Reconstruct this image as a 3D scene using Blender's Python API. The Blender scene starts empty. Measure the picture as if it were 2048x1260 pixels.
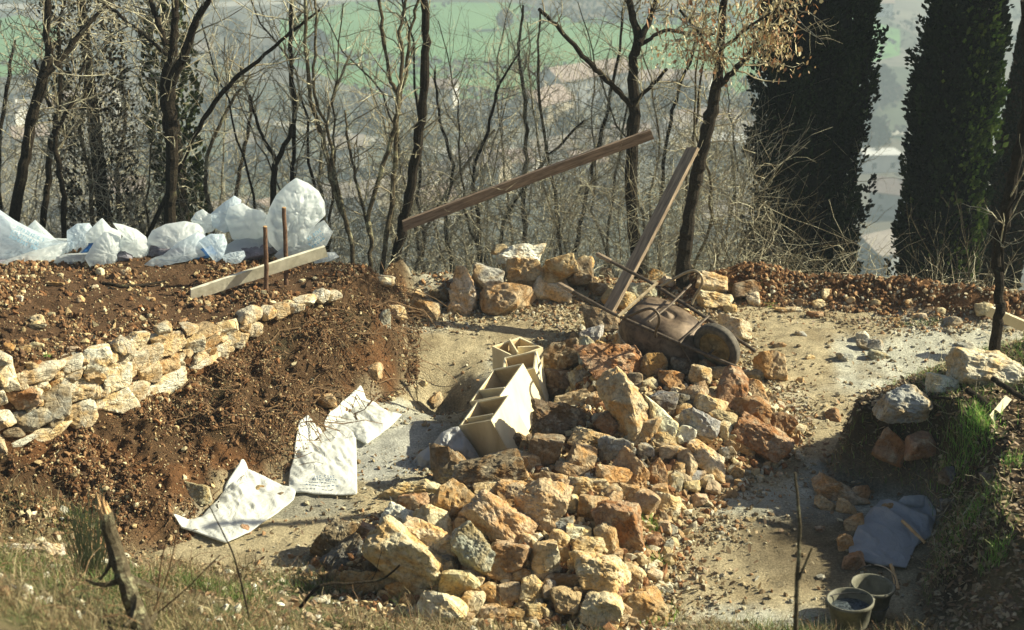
import bpy, bmesh, math, random
import numpy as np
from mathutils import Vector, Matrix, Quaternion

# ------------------------------------------------------------------ camera, sky, sun
SC = bpy.context.scene
CAMZ, PITCH, FPX = 5.45, math.radians(21.0), 2844.0
cam_d = bpy.data.cameras.new("camera")
cam_d.sensor_width = 36.0
cam_d.lens = 36.0 * FPX / 2048.0
cam_d.clip_end = 6000
cam_d.dof.use_dof = True
cam_d.dof.focus_distance = 12.6
cam_d.dof.aperture_fstop = 2.2
cam = bpy.data.objects.new("camera", cam_d)
SC.collection.objects.link(cam)
cam.location = (0, 0, CAMZ)
cam.rotation_euler = (math.radians(90) - PITCH, 0, 0)
SC.camera = cam

SUN_AZ, SUN_EL = math.radians(11), math.radians(31)      # azimuth from +x towards +y
SUN = Vector((math.cos(SUN_EL) * math.cos(SUN_AZ), math.cos(SUN_EL) * math.sin(SUN_AZ), math.sin(SUN_EL)))
world = bpy.data.worlds.new("World")
SC.world = world
world.use_nodes = True
wn = world.node_tree
sky = wn.nodes.new("ShaderNodeTexSky")
sky.sky_type = 'NISHITA'
sky.sun_disc = False
sky.sun_elevation = SUN_EL
sky.sun_rotation = math.radians(90) - SUN_AZ
sky.air_density = 1.0
sky.dust_density = 2.0
wn.links.new(sky.outputs[0], wn.nodes["Background"].inputs[0])
wn.nodes["Background"].inputs[1].default_value = 0.05
ld = bpy.data.lights.new("sun", 'SUN')
ld.energy = 5.0
ld.angle = math.radians(0.5)
ld.color = (1.0, 0.94, 0.71)
sun = bpy.data.objects.new("sun", ld)
SC.collection.objects.link(sun)
sun.rotation_euler = SUN.to_track_quat('Z', 'Y').to_euler()
SC.view_settings.view_transform = 'Standard'
SC.view_settings.look = 'None'
SC.view_settings.exposure = 1.20
SC.view_settings.gamma = 1
SC.cycles.use_denoising = True
SC.cycles.denoiser = 'OPENIMAGEDENOISE'
SC.cycles.max_bounces = 7
SC.cycles.diffuse_bounces = 3
SC.cycles.glossy_bounces = 2
SC.cycles.transmission_bounces = 3
SC.cycles.transparent_max_bounces = 6
SC.cycles.volume_bounces = 0
SC.cycles.caustics_reflective = False
SC.cycles.caustics_refractive = False
SC.cycles.sample_clamp_indirect = 4

random.seed(7)
RS = np.random.RandomState
COL = SC.collection

# ------------------------------------------------------------------ pixel rays (photo pixels, 2048 x 1260)
CP, SP = math.cos(PITCH), math.sin(PITCH)
def ray(px, py):
    a, b = (px - 1024) / FPX, (630 - py) / FPX
    return np.array([a, CP + b * SP, -SP + b * CP])
C0 = np.array([0, 0, CAMZ])
def atY(px, py, Y):
    d = ray(px, py); return C0 + d * (Y / d[1])
def atZ(px, py, z):
    d = ray(px, py); return C0 + d * ((z - CAMZ) / d[2])
def depth_of(p): return p[1] * CP + (CAMZ - p[2]) * SP
def project(p):
    d = depth_of(p)
    return 1024 + FPX * p[0] / d, 630 - FPX * (p[1] * SP - (CAMZ - p[2]) * CP) / d

# ------------------------------------------------------------------ noise
_T = RS(3).rand(32, 32, 32).astype(np.float64)
def vn(p):
    p = np.asarray(p, float); i = np.floor(p).astype(int); f = p - i; f = f * f * (3 - 2 * f)
    r = 0
    for dx in (0, 1):
        for dy in (0, 1):
            for dz in (0, 1):
                w = (f[..., 0] if dx else 1 - f[..., 0]) * (f[..., 1] if dy else 1 - f[..., 1]) * (f[..., 2] if dz else 1 - f[..., 2])
                r = r + w * _T[(i[..., 0] + dx) & 31, (i[..., 1] + dy) & 31, (i[..., 2] + dz) & 31]
    return r * 2 - 1
def fbm(p, freq=1.0, oct=4, gain=.5):
    p = np.asarray(p, float) * freq; a, s = 1.0, 0
    for k in range(oct):
        s = s + a * vn(p + 17.3 * k); p = p * 2.03; a *= gain
    return s
def fbm2(x, y, freq=1.0, oct=4, gain=.5, z=0.0):
    return fbm(np.stack([np.asarray(x, float), np.asarray(y, float), np.full(np.shape(x), z, float)], -1), freq, oct, gain)
def sstep(a, b, x):
    t = np.clip((x - a) / (b - a), 0, 1); return t * t * (3 - 2 * t)

# ------------------------------------------------------------------ terrain height
def seg_info(x, y, P):
    """signed distance (+ to the left of the line) and the parameter along it"""
    best = np.full(np.shape(x), 1e9); sg = np.ones(np.shape(x)); par = np.zeros(np.shape(x))
    for i in range(len(P) - 1):
        ax, ay = P[i]; bx, by = P[i + 1]; dx, dy = bx - ax, by - ay; L2 = dx * dx + dy * dy
        t = np.clip(((x - ax) * dx + (y - ay) * dy) / L2, 0, 1)
        d = np.hypot(x - ax - t * dx, y - ay - t * dy)
        c = dx * (y - ay) - dy * (x - ax)
        m = d < best - 1e-9
        best = np.where(m, d, best); sg = np.where(m, np.sign(c), sg); par = np.where(m, i + t, par)
    return best * sg, par
def poly_dist(x, y, P):
    """+ inside a closed polygon"""
    n = len(P); best = np.full(np.shape(x), 1e9); ins = np.zeros(np.shape(x), bool)
    for i in range(n):
        ax, ay = P[i]; bx, by = P[(i + 1) % n]; dx, dy = bx - ax, by - ay
        t = np.clip(((x - ax) * dx + (y - ay) * dy) / (dx * dx + dy * dy), 0, 1)
        best = np.minimum(best, np.hypot(x - ax - t * dx, y - ay - t * dy))
        c = ((ay > y) != (by > y))
        xi = ax + (y - ay) * dx / (dy if abs(dy) > 1e-9 else 1e-9)
        ins ^= c & (x < xi)
    return np.where(ins, best, -best)
WALL = [(-7.5, 6.6), (-3.99, 9.97), (-3.19, 10.66), (-2.54, 11.6), (-1.62, 12.6), (-1.35, 13.2), (-1.3, 15.5)]
WBASE = [.45, .5, .52, .60, .68, .62, .3]
WTOP = [1.2, 1.14, 1.02, .86, .82, .80, .45]
TOE = [(-7, 6.0), (-3.6, 8.7), (-2.55, 9.5), (-2.35, 10.1), (-1.84, 10.8), (-1.55, 11.5), (-1.18, 12.15), (-1.02, 12.7), (-1.06, 13.4), (-1.1, 15.5)]
PILE = [tuple(atZ(a, b, .1)[:2]) for a, b in [(1170, 650), (1110, 740), (1075, 830), (1030, 880), (890, 950), (770, 1005), (610, 1140), (720, 1215), (860, 1262), (1320, 1262), (1370, 1040), (1450, 970), (1600, 890), (1570, 800), (1490, 730), (1400, 640), (1290, 600)]]
RBANK = [(2.62, 10.38), (2.9, 10.22), (3.22, 10.05), (3.25, 9.6), (3.05, 9.15), (2.88, 8.7), (2.8, 8.0), (2.7, 4), (14, 2), (14, 12), (4.3, 12.1), (3.5, 11.5), (2.95, 11.1), (2.66, 10.75)]
def near_toe(x): return np.interp(x, [-5, -3.6, -2.4, -1.4, -.8, 0, 3, 5], [9.7, 9.4, 9.1, 8.8, 8.5, 8.25, 8.2, 8.3])
def back_edge(x): return np.interp(x, [-8, -3, -1.6, -1.2, .8, 1.4, 3, 5, 8], [13.5, 13.7, 13.9, 14.9, 15.0, 15.0, 15.0, 14.4, 13.8])
def H(x, y, pile=True, fine=True):
    x = np.asarray(x, float); y = np.asarray(y, float)
    z = np.zeros(np.shape(x))
    z = z + .10 * sstep(12.6, 13.6, y)                     # the path climbs a little at the back
    dL, pL = seg_info(x, y, WALL)
    dT, pT = seg_info(x, y, TOE)
    k = np.arange(len(WALL))
    zb = np.interp(pL, k, WBASE); zt = np.interp(pL, k, WTOP) + .10 * np.clip(dL, 0, 1.6) + .05 * fbm2(x, y, 1.3, 3); zt = zt * sstep(14.7, 13.5, y - 1.2 * np.clip(-1.7 - x, 0, 1))
    f = np.clip(dT / np.maximum(dT - dL, 1e-4), 0, 1)
    bank = zb * f ** .55 + (.075 * fbm2(x, y, 2.6, 4, .6) + .045 * (np.abs(fbm2(x, y, 5.5, 3, .6, 5)) - .35)) * sstep(0, .25, dT) * sstep(.0, .25, -dL)
    w = sstep(-.02, .07, dL)
    zleft = np.where(dT > 0, bank * (1 - w) + zt * w, 0)
    z = np.maximum(z, np.where(dT > 0, zleft, z)); 
    # hollow under the bank's end
    z = z - .42 * np.exp(-(((x + .66) / .27) ** 2 + ((y - 12.3) / .36) ** 2))
    # right bank
    dR = poly_dist(x, y, RBANK)
    zm = .62 + .24 * np.clip(x - 2.9, 0, 1.6) + .05 * fbm2(x, y, 1.7, 3)
    zm = zm * sstep(12.3, 10.9, y + .25 * (4.2 - x))
    steep = np.interp(y, [8, 9.4, 9.9], [1.25, 1.8, 3.2])
    z = z + np.where(dR > 0, np.minimum(np.clip(dR, 0, 9) * steep, zm), 0)
    # near bank under the photographer
    yn = near_toe(x)
    dn = np.clip(yn - y, 0, 4.2)
    z = z + (np.interp(x, [-3, -1], [.56, .45]) * dn + .05 * fbm2(x, y, 1.5, 3) * sstep(0, .5, dn)) * np.where(x > 2.8, sstep(4.2, 2.8, x), 1)
    # earth berm along the back
    ye = back_edge(x)
    yb = ye - .38
    amp = .25 * sstep(1.3, 2.3, x) + .20 * sstep(-.1, -.7, x) * sstep(-1.5, -1.1, x) + .15 * sstep(-.5, 0, x) * sstep(1.6, 1.0, x)
    amp = amp * (1 + .25 * fbm2(x, x * 0, 1.9, 2))
    z = z + amp * np.exp(-((y - yb) / .24) ** 2) * np.where(dL > 0, .2, 1)
    if pile:
        dP = poly_dist(x, y, PILE)
        hp = np.interp(y, [8, 9, 10.2, 11, 12, 12.9, 14], [.20, .28, .28, .36, .40, .30, .12])
        z = z + hp * sstep(-.02, .62, dP)
    # hillside behind
    s = np.clip(y - ye, 0, 1e9)
    z = z - np.where(s < 3, .62 * s, 1.86 + .66 * (s - 3)) - .12 * np.clip(s, 0, 1)
    z = np.maximum(z, -95 + 0 * x)
    if fine:
        near = sstep(19, 15, y)
        soil = np.clip(sstep(0, .2, dT) + amp / .3 * np.exp(-((y - yb) / .3) ** 2) + sstep(0, .2, dR), 0, 1)
        face = sstep(0, .1, dT) * (1 - w)
        z = z + near * (fbm2(x, y, 6, 3, .5, 3.3) * (.014 + .008 * soil + .03 * face) + fbm2(x, y, 17, 2, .5, 9.1) * (.005 + .008 * soil + .010 * face))
    return z
def onH(px, py, off=0.0, pile=True):
    d = ray(px, py)
    t = np.arange(5.2, 17.5, .02)
    P = C0[None] + d[None] * t[:, None]
    h = H(P[:, 0], P[:, 1], pile, False) + off
    k = np.nonzero(P[:, 2] <= h)[0]
    if len(k) == 0: return atZ(px, py, off)
    return P[k[0]].copy()
def ground_z(x, y): return float(H(np.array([x]), np.array([y]))[0])

# ------------------------------------------------------------------ mesh helpers
def mesh_np(name, V, F, mat=None, cols=None, smooth=False, parent=None, link=True, mats=None, midx=None):
    V = np.asarray(V, np.float32); me = bpy.data.meshes.new(name)
    Fs = F if isinstance(F, list) else [F]
    Fs = [np.asarray(f, np.int32) for f in Fs if len(f)]
    tot = np.concatenate([np.full(len(f), f.shape[1], np.int32) for f in Fs])
    idx = np.concatenate([f.ravel() for f in Fs])
    me.vertices.add(len(V)); me.vertices.foreach_set("co", V.ravel())
    me.loops.add(len(idx)); me.loops.foreach_set("vertex_index", idx)
    me.polygons.add(len(tot))
    me.polygons.foreach_set("loop_start", np.concatenate([[0], np.cumsum(tot)[:-1]]).astype(np.int32))
    me.polygons.foreach_set("loop_total", tot)
    me.polygons.foreach_set("use_smooth", np.full(len(tot), smooth))
    if midx is not None: me.polygons.foreach_set("material_index", np.asarray(midx, np.int32))
    me.update(calc_edges=True)
    if cols is not None:
        ca = me.color_attributes.new("Col", 'FLOAT_COLOR', 'POINT')
        c4 = np.ones((len(V), 4), np.float32); c4[:, :3] = cols
        ca.data.foreach_set("color", c4.ravel())
    for m in (mats or ([mat] if mat else [])): me.materials.append(m)
    if not link: return me
    return obj(name, me, parent)
def obj(name, me, parent=None):
    o = bpy.data.objects.new(name, me); COL.objects.link(o)
    if parent is not None: o.parent = parent
    return o
def empty(name, loc=(0, 0, 0), rz=0):
    o = bpy.data.objects.new(name, None); COL.objects.link(o); o.location = loc; o.rotation_euler = (0, 0, rz)
    o.empty_display_size = .1
    return o
def tag(o, label=None, cat=None, group=None, kind=None):
    if label: o['label'] = label
    if cat: o['category'] = cat
    if group: o['group'] = group
    if kind: o['kind'] = kind
    return o
def copy_tree(o, parent=None):
    c = o.copy(); COL.objects.link(c)
    if parent is not None: c.parent = parent
    for ch in [x for x in o.children]: copy_tree(ch, c)
    return c
def wpart(name, V, F, mat, root, **k):
    """a part given in world coordinates under a root that only has a location"""
    V = np.asarray(V, float) - np.array(root.location)
    return mesh_np(name, V, F, mat, parent=root, **k)

class MB:
    """collects pieces of geometry that become ONE mesh"""
    def __init__(s): s.V = []; s.F = []; s.n = 0; s.C = []
    def add(s, V, F, col=None):
        V = np.asarray(V, float); s.V.append(V)
        for f in (F if isinstance(F, list) else [F]):
            if len(f): s.F.append(np.asarray(f, int) + s.n)
        s.n += len(V)
        if col is not None: s.C.append(np.broadcast_to(np.asarray(col, float), (len(V), 3)))
    def arrays(s):
        by = {}
        for f in s.F: by.setdefault(f.shape[1], []).append(f)
        return np.concatenate(s.V), [np.concatenate(v) for v in by.values()]
    def build(s, name, mat, root=None, smooth=False, world=True):
        V, F = s.arrays()
        if root is not None and world: V = V - np.array(root.location)
        return mesh_np(name, V, F, mat, cols=(np.concatenate(s.C) if s.C else None), smooth=smooth, parent=root)
    def box(s, o, ex, ey, ez):
        """corner o and three edge vectors"""
        o, ex, ey, ez = [np.asarray(a, float) for a in (o, ex, ey, ez)]
        if np.dot(np.cross(ex, ey), ez) < 0: o = o + ex; ex = -ex
        V = [o + i * ex + j * ey + k * ez for k in (0, 1) for j in (0, 1) for i in (0, 1)]
        s.add(V, np.array([[0, 2, 3, 1], [4, 5, 7, 6], [0, 1, 5, 4], [2, 6, 7, 3], [0, 4, 6, 2], [1, 3, 7, 5]]))
    def tube(s, P, R, n=6, cap=True, col=None):
        P = np.asarray(P, float); m = len(P)
        R = np.broadcast_to(np.asarray(R, float), (m,))
        T = np.gradient(P, axis=0); T /= np.linalg.norm(T, axis=1)[:, None] + 1e-12
        a = np.array([0, 0, 1.0]) if abs(T[0][2]) < .8 else np.array([1.0, 0, 0])
        U = np.cross(T, a); U /= np.linalg.norm(U, axis=1)[:, None] + 1e-12
        W = np.cross(T, U)
        th = np.arange(n) * 2 * math.pi / n
        V = P[:, None] + (U[:, None] * np.cos(th)[None, :, None] + W[:, None] * np.sin(th)[None, :, None]) * R[:, None, None]
        V = V.reshape(-1, 3)
        i = np.arange(m - 1)[:, None] * n; j = np.arange(n)[None]; j2 = (j + 1) % n
        F = np.stack([i + j, i + n + j, i + n + j2, i + j2], -1).reshape(-1, 4)
        fs = [F]
        if cap and n > 3:
            fs += [np.arange(n)[None], (np.arange(n)[::-1] + (m - 1) * n)[None]]
        s.add(V, fs, col)
def walks(mb, P0, D0, L, R, seed, k=4, wob=.25, bias=(0, 0, 0), scale=(1, 1, 1)):
    rng = RS(seed); n = len(P0); d = D0 / np.linalg.norm(D0, axis=1)[:, None]; P = [P0]
    for _ in range(k):
        d = d + rng.normal(0, wob, (n, 3)) + np.array(bias); d /= np.linalg.norm(d, axis=1)[:, None]; P.append(P[-1] + d * (L / k)[:, None])
    P = np.stack(P, 1); T = np.gradient(P, axis=1); T /= np.linalg.norm(T, axis=2)[:, :, None] + 1e-12
    a = np.where(np.abs(T[:, :1, 2:]) < .8, np.array([0, 0, 1.0]), np.array([1.0, 0, 0])); U = np.cross(T, a); U /= np.linalg.norm(U, axis=2)[:, :, None] + 1e-12; W = np.cross(T, U)
    rr = R[:, None] * np.linspace(1, .4, k + 1)[None]; V = []
    for th in (0, 2.094, 4.189): V.append(P + (U * math.cos(th) + W * math.sin(th)) * rr[:, :, None])
    V = np.stack(V, 2).reshape(-1, 3); b = np.arange(n)[:, None, None] * (k + 1) * 3 + np.arange(k)[None, :, None] * 3; j = np.arange(3)[None, None]; j2 = (j + 1) % 3
    mb.add(V, np.stack([b + j, b + 3 + j, b + 3 + j2, b + j2], -1).reshape(-1, 4))
def smooth_path(P, R, k=4, wob=0, rng=None):
    """Catmull-Rom through the points"""
    P = np.asarray(P, float); R = np.asarray(R, float); n = len(P)
    Q = np.vstack([2 * P[0] - P[1], P, 2 * P[-1] - P[-2]]); out = []; rr = []
    for i in range(n - 1):
        p0, p1, p2, p3 = Q[i:i + 4]
        for t in np.arange(k) / k:
            out.append(.5 * ((2 * p1) + (p2 - p0) * t + (2 * p0 - 5 * p1 + 4 * p2 - p3) * t * t + (3 * p1 - p0 - 3 * p2 + p3) * t ** 3))
            rr.append(R[i] * (1 - t) + R[i + 1] * t)
    out.append(P[-1]); rr.append(R[-1]); out = np.array(out)
    if wob and rng is not None:
        out[1:-1] += rng.normal(0, wob, (len(out) - 2, 3))
    return out, np.array(rr)

# ------------------------------------------------------------------ materials
def new_mat(name):
    m = bpy.data.materials.new(name); m.use_nodes = True
    nt = m.node_tree; b = nt.nodes["Principled BSDF"]
    b.inputs["Specular IOR Level"].default_value = .3
    return m, nt, b
def N(nt, t, **k):
    n = nt.nodes.new(t)
    for a, v in k.items():
        if a.startswith('i_'): n.inputs[int(a[2:])].default_value = v
        else: setattr(n, a, v)
    return n
def noise(nt, co, scale, detail=5, rough=.6, dist=0):
    n = N(nt, "ShaderNodeTexNoise"); n.inputs["Scale"].default_value = scale
    n.inputs["Detail"].default_value = detail; n.inputs["Roughness"].default_value = rough; n.inputs["Distortion"].default_value = dist
    nt.links.new(co, n.inputs["Vector"]); return n.outputs["Fac"]
def ramp(nt, fac, stops):
    r = N(nt, "ShaderNodeValToRGB"); e = r.color_ramp.elements
    while len(e) < len(stops): e.new(.5)
    for q, (p, c) in zip(e, stops):
        q.position = p; q.color = (*c, 1) if len(c) == 3 else c
    nt.links.new(fac, r.inputs[0]); return r.outputs[0]
def mix(nt, fac, a, b, mode='MIX'):
    m = N(nt, "ShaderNodeMix", data_type='RGBA', blend_type=mode)
    for s, v in ((m.inputs[0], fac), (m.inputs[6], a), (m.inputs[7], b)):
        if isinstance(v, bpy.types.NodeSocket): nt.links.new(v, s)
        elif isinstance(v, (int, float)): s.default_value = v
        else: s.default_value = (*v, 1)
    return m.outputs[2]
def bump(nt, b, h, strength=.5, dist=.02):
    n = N(nt, "ShaderNodeBump"); n.inputs["Strength"].default_value = strength; n.inputs["Distance"].default_value = dist
    nt.links.new(h, n.inputs["Height"]); nt.links.new(n.outputs[0], b.inputs["Normal"])
def coords(nt, which="Object"): return N(nt, "ShaderNodeTexCoord").outputs[which]
def k3(a): return (a, a, a)

def mat_ground():
    m, nt, b = new_mat("earth")
    co = coords(nt); at = N(nt, "ShaderNodeAttribute", attribute_name="Col").outputs["Color"]
    n1 = ramp(nt, noise(nt, co, 5, 6, .7), [(.3, k3(.72)), (.7, k3(1.28))])
    n2 = ramp(nt, noise(nt, co, 55, 6, .85), [(.28, k3(.35)), (.5, k3(.95)), (.72, k3(1.9))])
    c = mix(nt, 1, mix(nt, 1, at, n1, 'MULTIPLY'), n2, 'MULTIPLY')
    nt.links.new(c, b.inputs["Base Color"]); b.inputs["Roughness"].default_value = .95
    b.inputs["Specular IOR Level"].default_value = .12
    bump(nt, b, noise(nt, co, 60, 6, .8), 1.0, .03)
    return m
def mat_rock():
    m, nt, b = new_mat("limestone")
    co = coords(nt); oi = N(nt, "ShaderNodeObjectInfo")
    add = N(nt, "ShaderNodeVectorMath", operation='ADD'); nt.links.new(co, add.inputs[0])
    sc = N(nt, "ShaderNodeMath", operation='MULTIPLY', i_1=37.0); nt.links.new(oi.outputs["Random"], sc.inputs[0])
    nt.links.new(sc.outputs[0], add.inputs[1]); v = add.outputs[0]
    big = noise(nt, v, 5, 4, .6, .6)
    stain = ramp(nt, big, [(.42, k3(0)), (.60, k3(1))])
    rust = mix(nt, 1, oi.outputs["Color"], (.93, .69, .43), 'MULTIPLY')
    c = mix(nt, stain, oi.outputs["Color"], rust)
    pale = ramp(nt, noise(nt, v, 9, 6, .7, .3), [(.50, k3(0)), (.70, k3(.65))])
    c = mix(nt, pale, c, (.60, .54, .38))
    sp = ramp(nt, noise(nt, v, 38, 6, .75), [(.32, k3(.42)), (.5, k3(1)), (.75, k3(1.3))])
    c = mix(nt, 1, c, sp, 'MULTIPLY')
    nt.links.new(c, b.inputs["Base Color"]); b.inputs["Roughness"].default_value = .9
    b.inputs["Specular IOR Level"].default_value = .2
    h = N(nt, "ShaderNodeMath", operation='ADD'); nt.links.new(noise(nt, v, 22, 8, .75, .5), h.inputs[0])
    w = N(nt, "ShaderNodeTexVoronoi", feature='DISTANCE_TO_EDGE'); w.inputs["Scale"].default_value = 9; nt.links.new(v, w.inputs["Vector"])
    cr = ramp(nt, w.outputs["Distance"], [(0, k3(0)), (.035, k3(.25))]); nt.links.new(cr, h.inputs[1])
    bump(nt, b, h.outputs[0], .9, .03)
    return m
def mat_col(name, rough=.9, var=.35, scale=30, bumpd=0.0, trans=0.0, spec=.2):
    """colour from the mesh's own Col attribute"""
    m, nt, b = new_mat(name)
    co = coords(nt); at = N(nt, "ShaderNodeAttribute", attribute_name="Col").outputs["Color"]
    n2 = ramp(nt, noise(nt, co, scale, 4, .7), [(.3, k3(1 - var)), (.7, k3(1 + var))])
    c = mix(nt, 1, at, n2, 'MULTIPLY')
    nt.links.new(c, b.inputs["Base Color"]); b.inputs["Roughness"].default_value = rough
    b.inputs["Specular IOR Level"].default_value = spec
    if bumpd: bump(nt, b, noise(nt, co, scale * 1.5, 5, .7), .8, bumpd)
    if trans:
        t = N(nt, "ShaderNodeBsdfTranslucent"); nt.links.new(c, t.inputs[0])
        ms = N(nt, "ShaderNodeMixShader"); ms.inputs[0].default_value = trans
        nt.links.new(b.outputs[0], ms.inputs[1]); nt.links.new(t.outputs[0], ms.inputs[2])
        nt.links.new(ms.outputs[0], nt.nodes["Material Output"].inputs[0])
    return m
def mat_plain(name, c1, c2, scale=8, rough=.8, bumpd=0.0, stretch=None, metal=0.0, detail=5, bscale=None, spec=.3, lo=.35, hi=.65):
    m, nt, b = new_mat(name); co = coords(nt)
    if stretch:
        mp = N(nt, "ShaderNodeMapping"); mp.inputs["Scale"].default_value = stretch; nt.links.new(co, mp.inputs[0]); co = mp.outputs[0]
    c = ramp(nt, noise(nt, co, scale, detail, .65, .4), [(lo, c1), (hi, c2)])
    nt.links.new(c, b.inputs["Base Color"]); b.inputs["Roughness"].default_value = rough; b.inputs["Metallic"].default_value = metal
    b.inputs["Specular IOR Level"].default_value = spec
    if bumpd: bump(nt, b, noise(nt, co, bscale or scale * 3, 5, .7), .8, bumpd)
    return m
def mat_bark(name, c1, c2, c3, th=.56):
    m, nt, b = new_mat(name); co = coords(nt)
    c = ramp(nt, noise(nt, co, 30, 5, .7), [(.3, c1), (.7, c2)])
    l = ramp(nt, noise(nt, co, 7, 6, .75), [(th, k3(0)), (th + .1, k3(.8))])
    c = mix(nt, l, c, c3)
    nt.links.new(c, b.inputs["Base Color"]); b.inputs["Roughness"].default_value = .95
    b.inputs["Specular IOR Level"].default_value = .1
    bump(nt, b, noise(nt, co, 55, 5, .7), .8, .02)
    return m
def mat_plastic(name, col, rough=.35, trans=.45, clear=.12, wr=14, dirt=.0, DS_=.45):
    m, nt, b = new_mat(name); co = coords(nt)
    c = ramp(nt, noise(nt, co, 4, 5, .6), [(.3, tuple(x * .9 for x in col)), (.7, col)])
    if dirt:
        d = ramp(nt, noise(nt, co, 5, 9, .78), [(.60, k3(0)), (.78, k3(dirt))])
        c = mix(nt, d, c, (.20, .13, .07))
    nt.links.new(c, b.inputs["Base Color"]); b.inputs["Roughness"].default_value = rough
    b.inputs["Specular IOR Level"].default_value = .4
    h0 = noise(nt, co, wr, 5, .62, 1.6); sb = N(nt, 'ShaderNodeMath', operation='SUBTRACT', i_1=.5); nt.links.new(h0, sb.inputs[0]); h1 = N(nt, 'ShaderNodeMath', operation='ABSOLUTE'); nt.links.new(sb.outputs[0], h1.inputs[0]); bump(nt, b, h1.outputs[0], DS_, .10)
    t = N(nt, "ShaderNodeBsdfTranslucent"); nt.links.new(c, t.inputs[0])
    ms = N(nt, "ShaderNodeMixShader"); ms.inputs[0].default_value = trans
    nt.links.new(b.outputs[0], ms.inputs[1]); nt.links.new(t.outputs[0], ms.inputs[2])
    tr = N(nt, "ShaderNodeBsdfTransparent"); m2 = N(nt, "ShaderNodeMixShader"); m2.inputs[0].default_value = clear
    nt.links.new(ms.outputs[0], m2.inputs[1]); nt.links.new(tr.outputs[0], m2.inputs[2])
    nt.links.new(m2.outputs[0], nt.nodes["Material Output"].inputs[0])
    return m
M = {
 'ground': mat_ground(), 'rock': mat_rock(),
 'gravel': mat_col("loose stones", .9, .3, 60, 0.01), 'leaf': mat_col("dead leaves", .6, .3, 40, 0, .25, .4),
 'grass': mat_col("grass blades", .6, .25, 20, 0, .35, .3), 'needles': mat_col("cypress foliage", .7, .4, 12, 0, .12, .2),
 'bark': mat_bark("dark bark", (.012, .009, .007), (.040, .031, .020), (.13, .13, .065), .62),
 'bark2': mat_bark("lichened bark", (.045, .036, .022), (.13, .105, .065), (.36, .35, .21), .52),
 'twig': mat_bark("twig bark", (.17, .14, .09), (.34, .29, .19), (.58, .56, .40), .46),
 'root': mat_bark("root bark", (.09, .055, .03), (.24, .155, .085), (.42, .31, .18), .62),
 'pine': mat_plain("new pine board", (.60, .50, .30), (.78, .70, .48), 3.5, .6, .004, (1, 1, .25)),
 'pine2': mat_plain("pale planed board", (.50, .40, .23), (.72, .62, .40), 5, .6, .004, (1, 1, .2)),
 'pine_in': mat_plain("rough pine board", (.44, .31, .15), (.60, .45, .25), 8, .75, .004, (1, 1, 1)),
 'oldwood': mat_plain("weathered board", (.17, .12, .08), (.43, .33, .22), 7, .8, .003, (.6, 6, 6)),
 'brownwood': mat_plain("brown weathered board", (.14, .095, .065), (.34, .245, .165), 7, .8, .003, (.6, 6, 6)),
 'whitewood': mat_plain("limewashed board", (.50, .47, .34), (.74, .70, .54), 7, .8, .004),
 'stake': mat_plain("reddish stake bark", (.07, .038, .024), (.19, .11, .065), 25, .9, .01),
 'cutwood': mat_plain("cut wood", (.40, .24, .11), (.58, .40, .2), 20, .8),
 'steel': mat_plain("rusty grey barrow steel", (.055, .035, .022), (.20, .145, .095), 9, .6, .004, None, .25, 7),
 'tubes': mat_plain("rusted tube", (.05, .035, .025), (.13, .10, .07), 20, .55, .002, None, .3),
 'rimtube': mat_plain("worn bright tube", (.25, .19, .11), (.46, .38, .25), 15, .5, .002, None, .3),
 'rubber': mat_plain("dusty rubber", (.045, .040, .032), (.15, .13, .10), 12, .85, .005),
 'rim': mat_plain("rusty ochre wheel rim", (.12, .08, .03), (.32, .23, .10), 18, .8, .003),
 'plastic': mat_plastic("clear white polythene", (.78, .88, .95), .22, .70, .32, 5, .0, .25),
 'plastic_w': mat_plastic("milky white polythene", (.88, .93, .93), .30, .70, .10, 5, .2, .25),
 'plastic_f': mat_plastic("dirty white sacking", (.80, .81, .75), .42, .32, .02, 3.5, .45, .35),
 'plastic_g': mat_plastic("grey woven sacking", (.50, .50, .48), .6, .25, 0, 8, .35),
 'plastic_b': mat_plastic("bluish plastic sheet", (.44, .46, .47), .35, .3, .02, 9, .35, .6),
 'fill': mat_plain("shade grey bag fill", (.13, .12, .14), (.26, .25, .28), 14, .9, .02),  # bag contents; the dark lilac-grey also paints in shade low in the bags
 'blue': mat_plain("blue print", (.03, .13, .34), (.06, .21, .48), 10, .5),
 'lightblue': mat_plain("faded blue print", (.22, .45, .62), (.35, .60, .74), 10, .5),
 'ink': mat_plain("dark blue print", (.07, .12, .20), (.16, .24, .34), 30, .6),
 'bucket': mat_plain("cement stained bucket", (.08, .08, .055), (.21, .20, .15), 9, .7, .003, None, 0, 6),
 'water': mat_plain("dark wet mortar", (.015, .02, .025), (.10, .12, .13), 30, .15, .01),
 'wire': mat_plain("handle wire", (.03, .03, .03), (.08, .075, .07), 10, .5),
}

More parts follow.
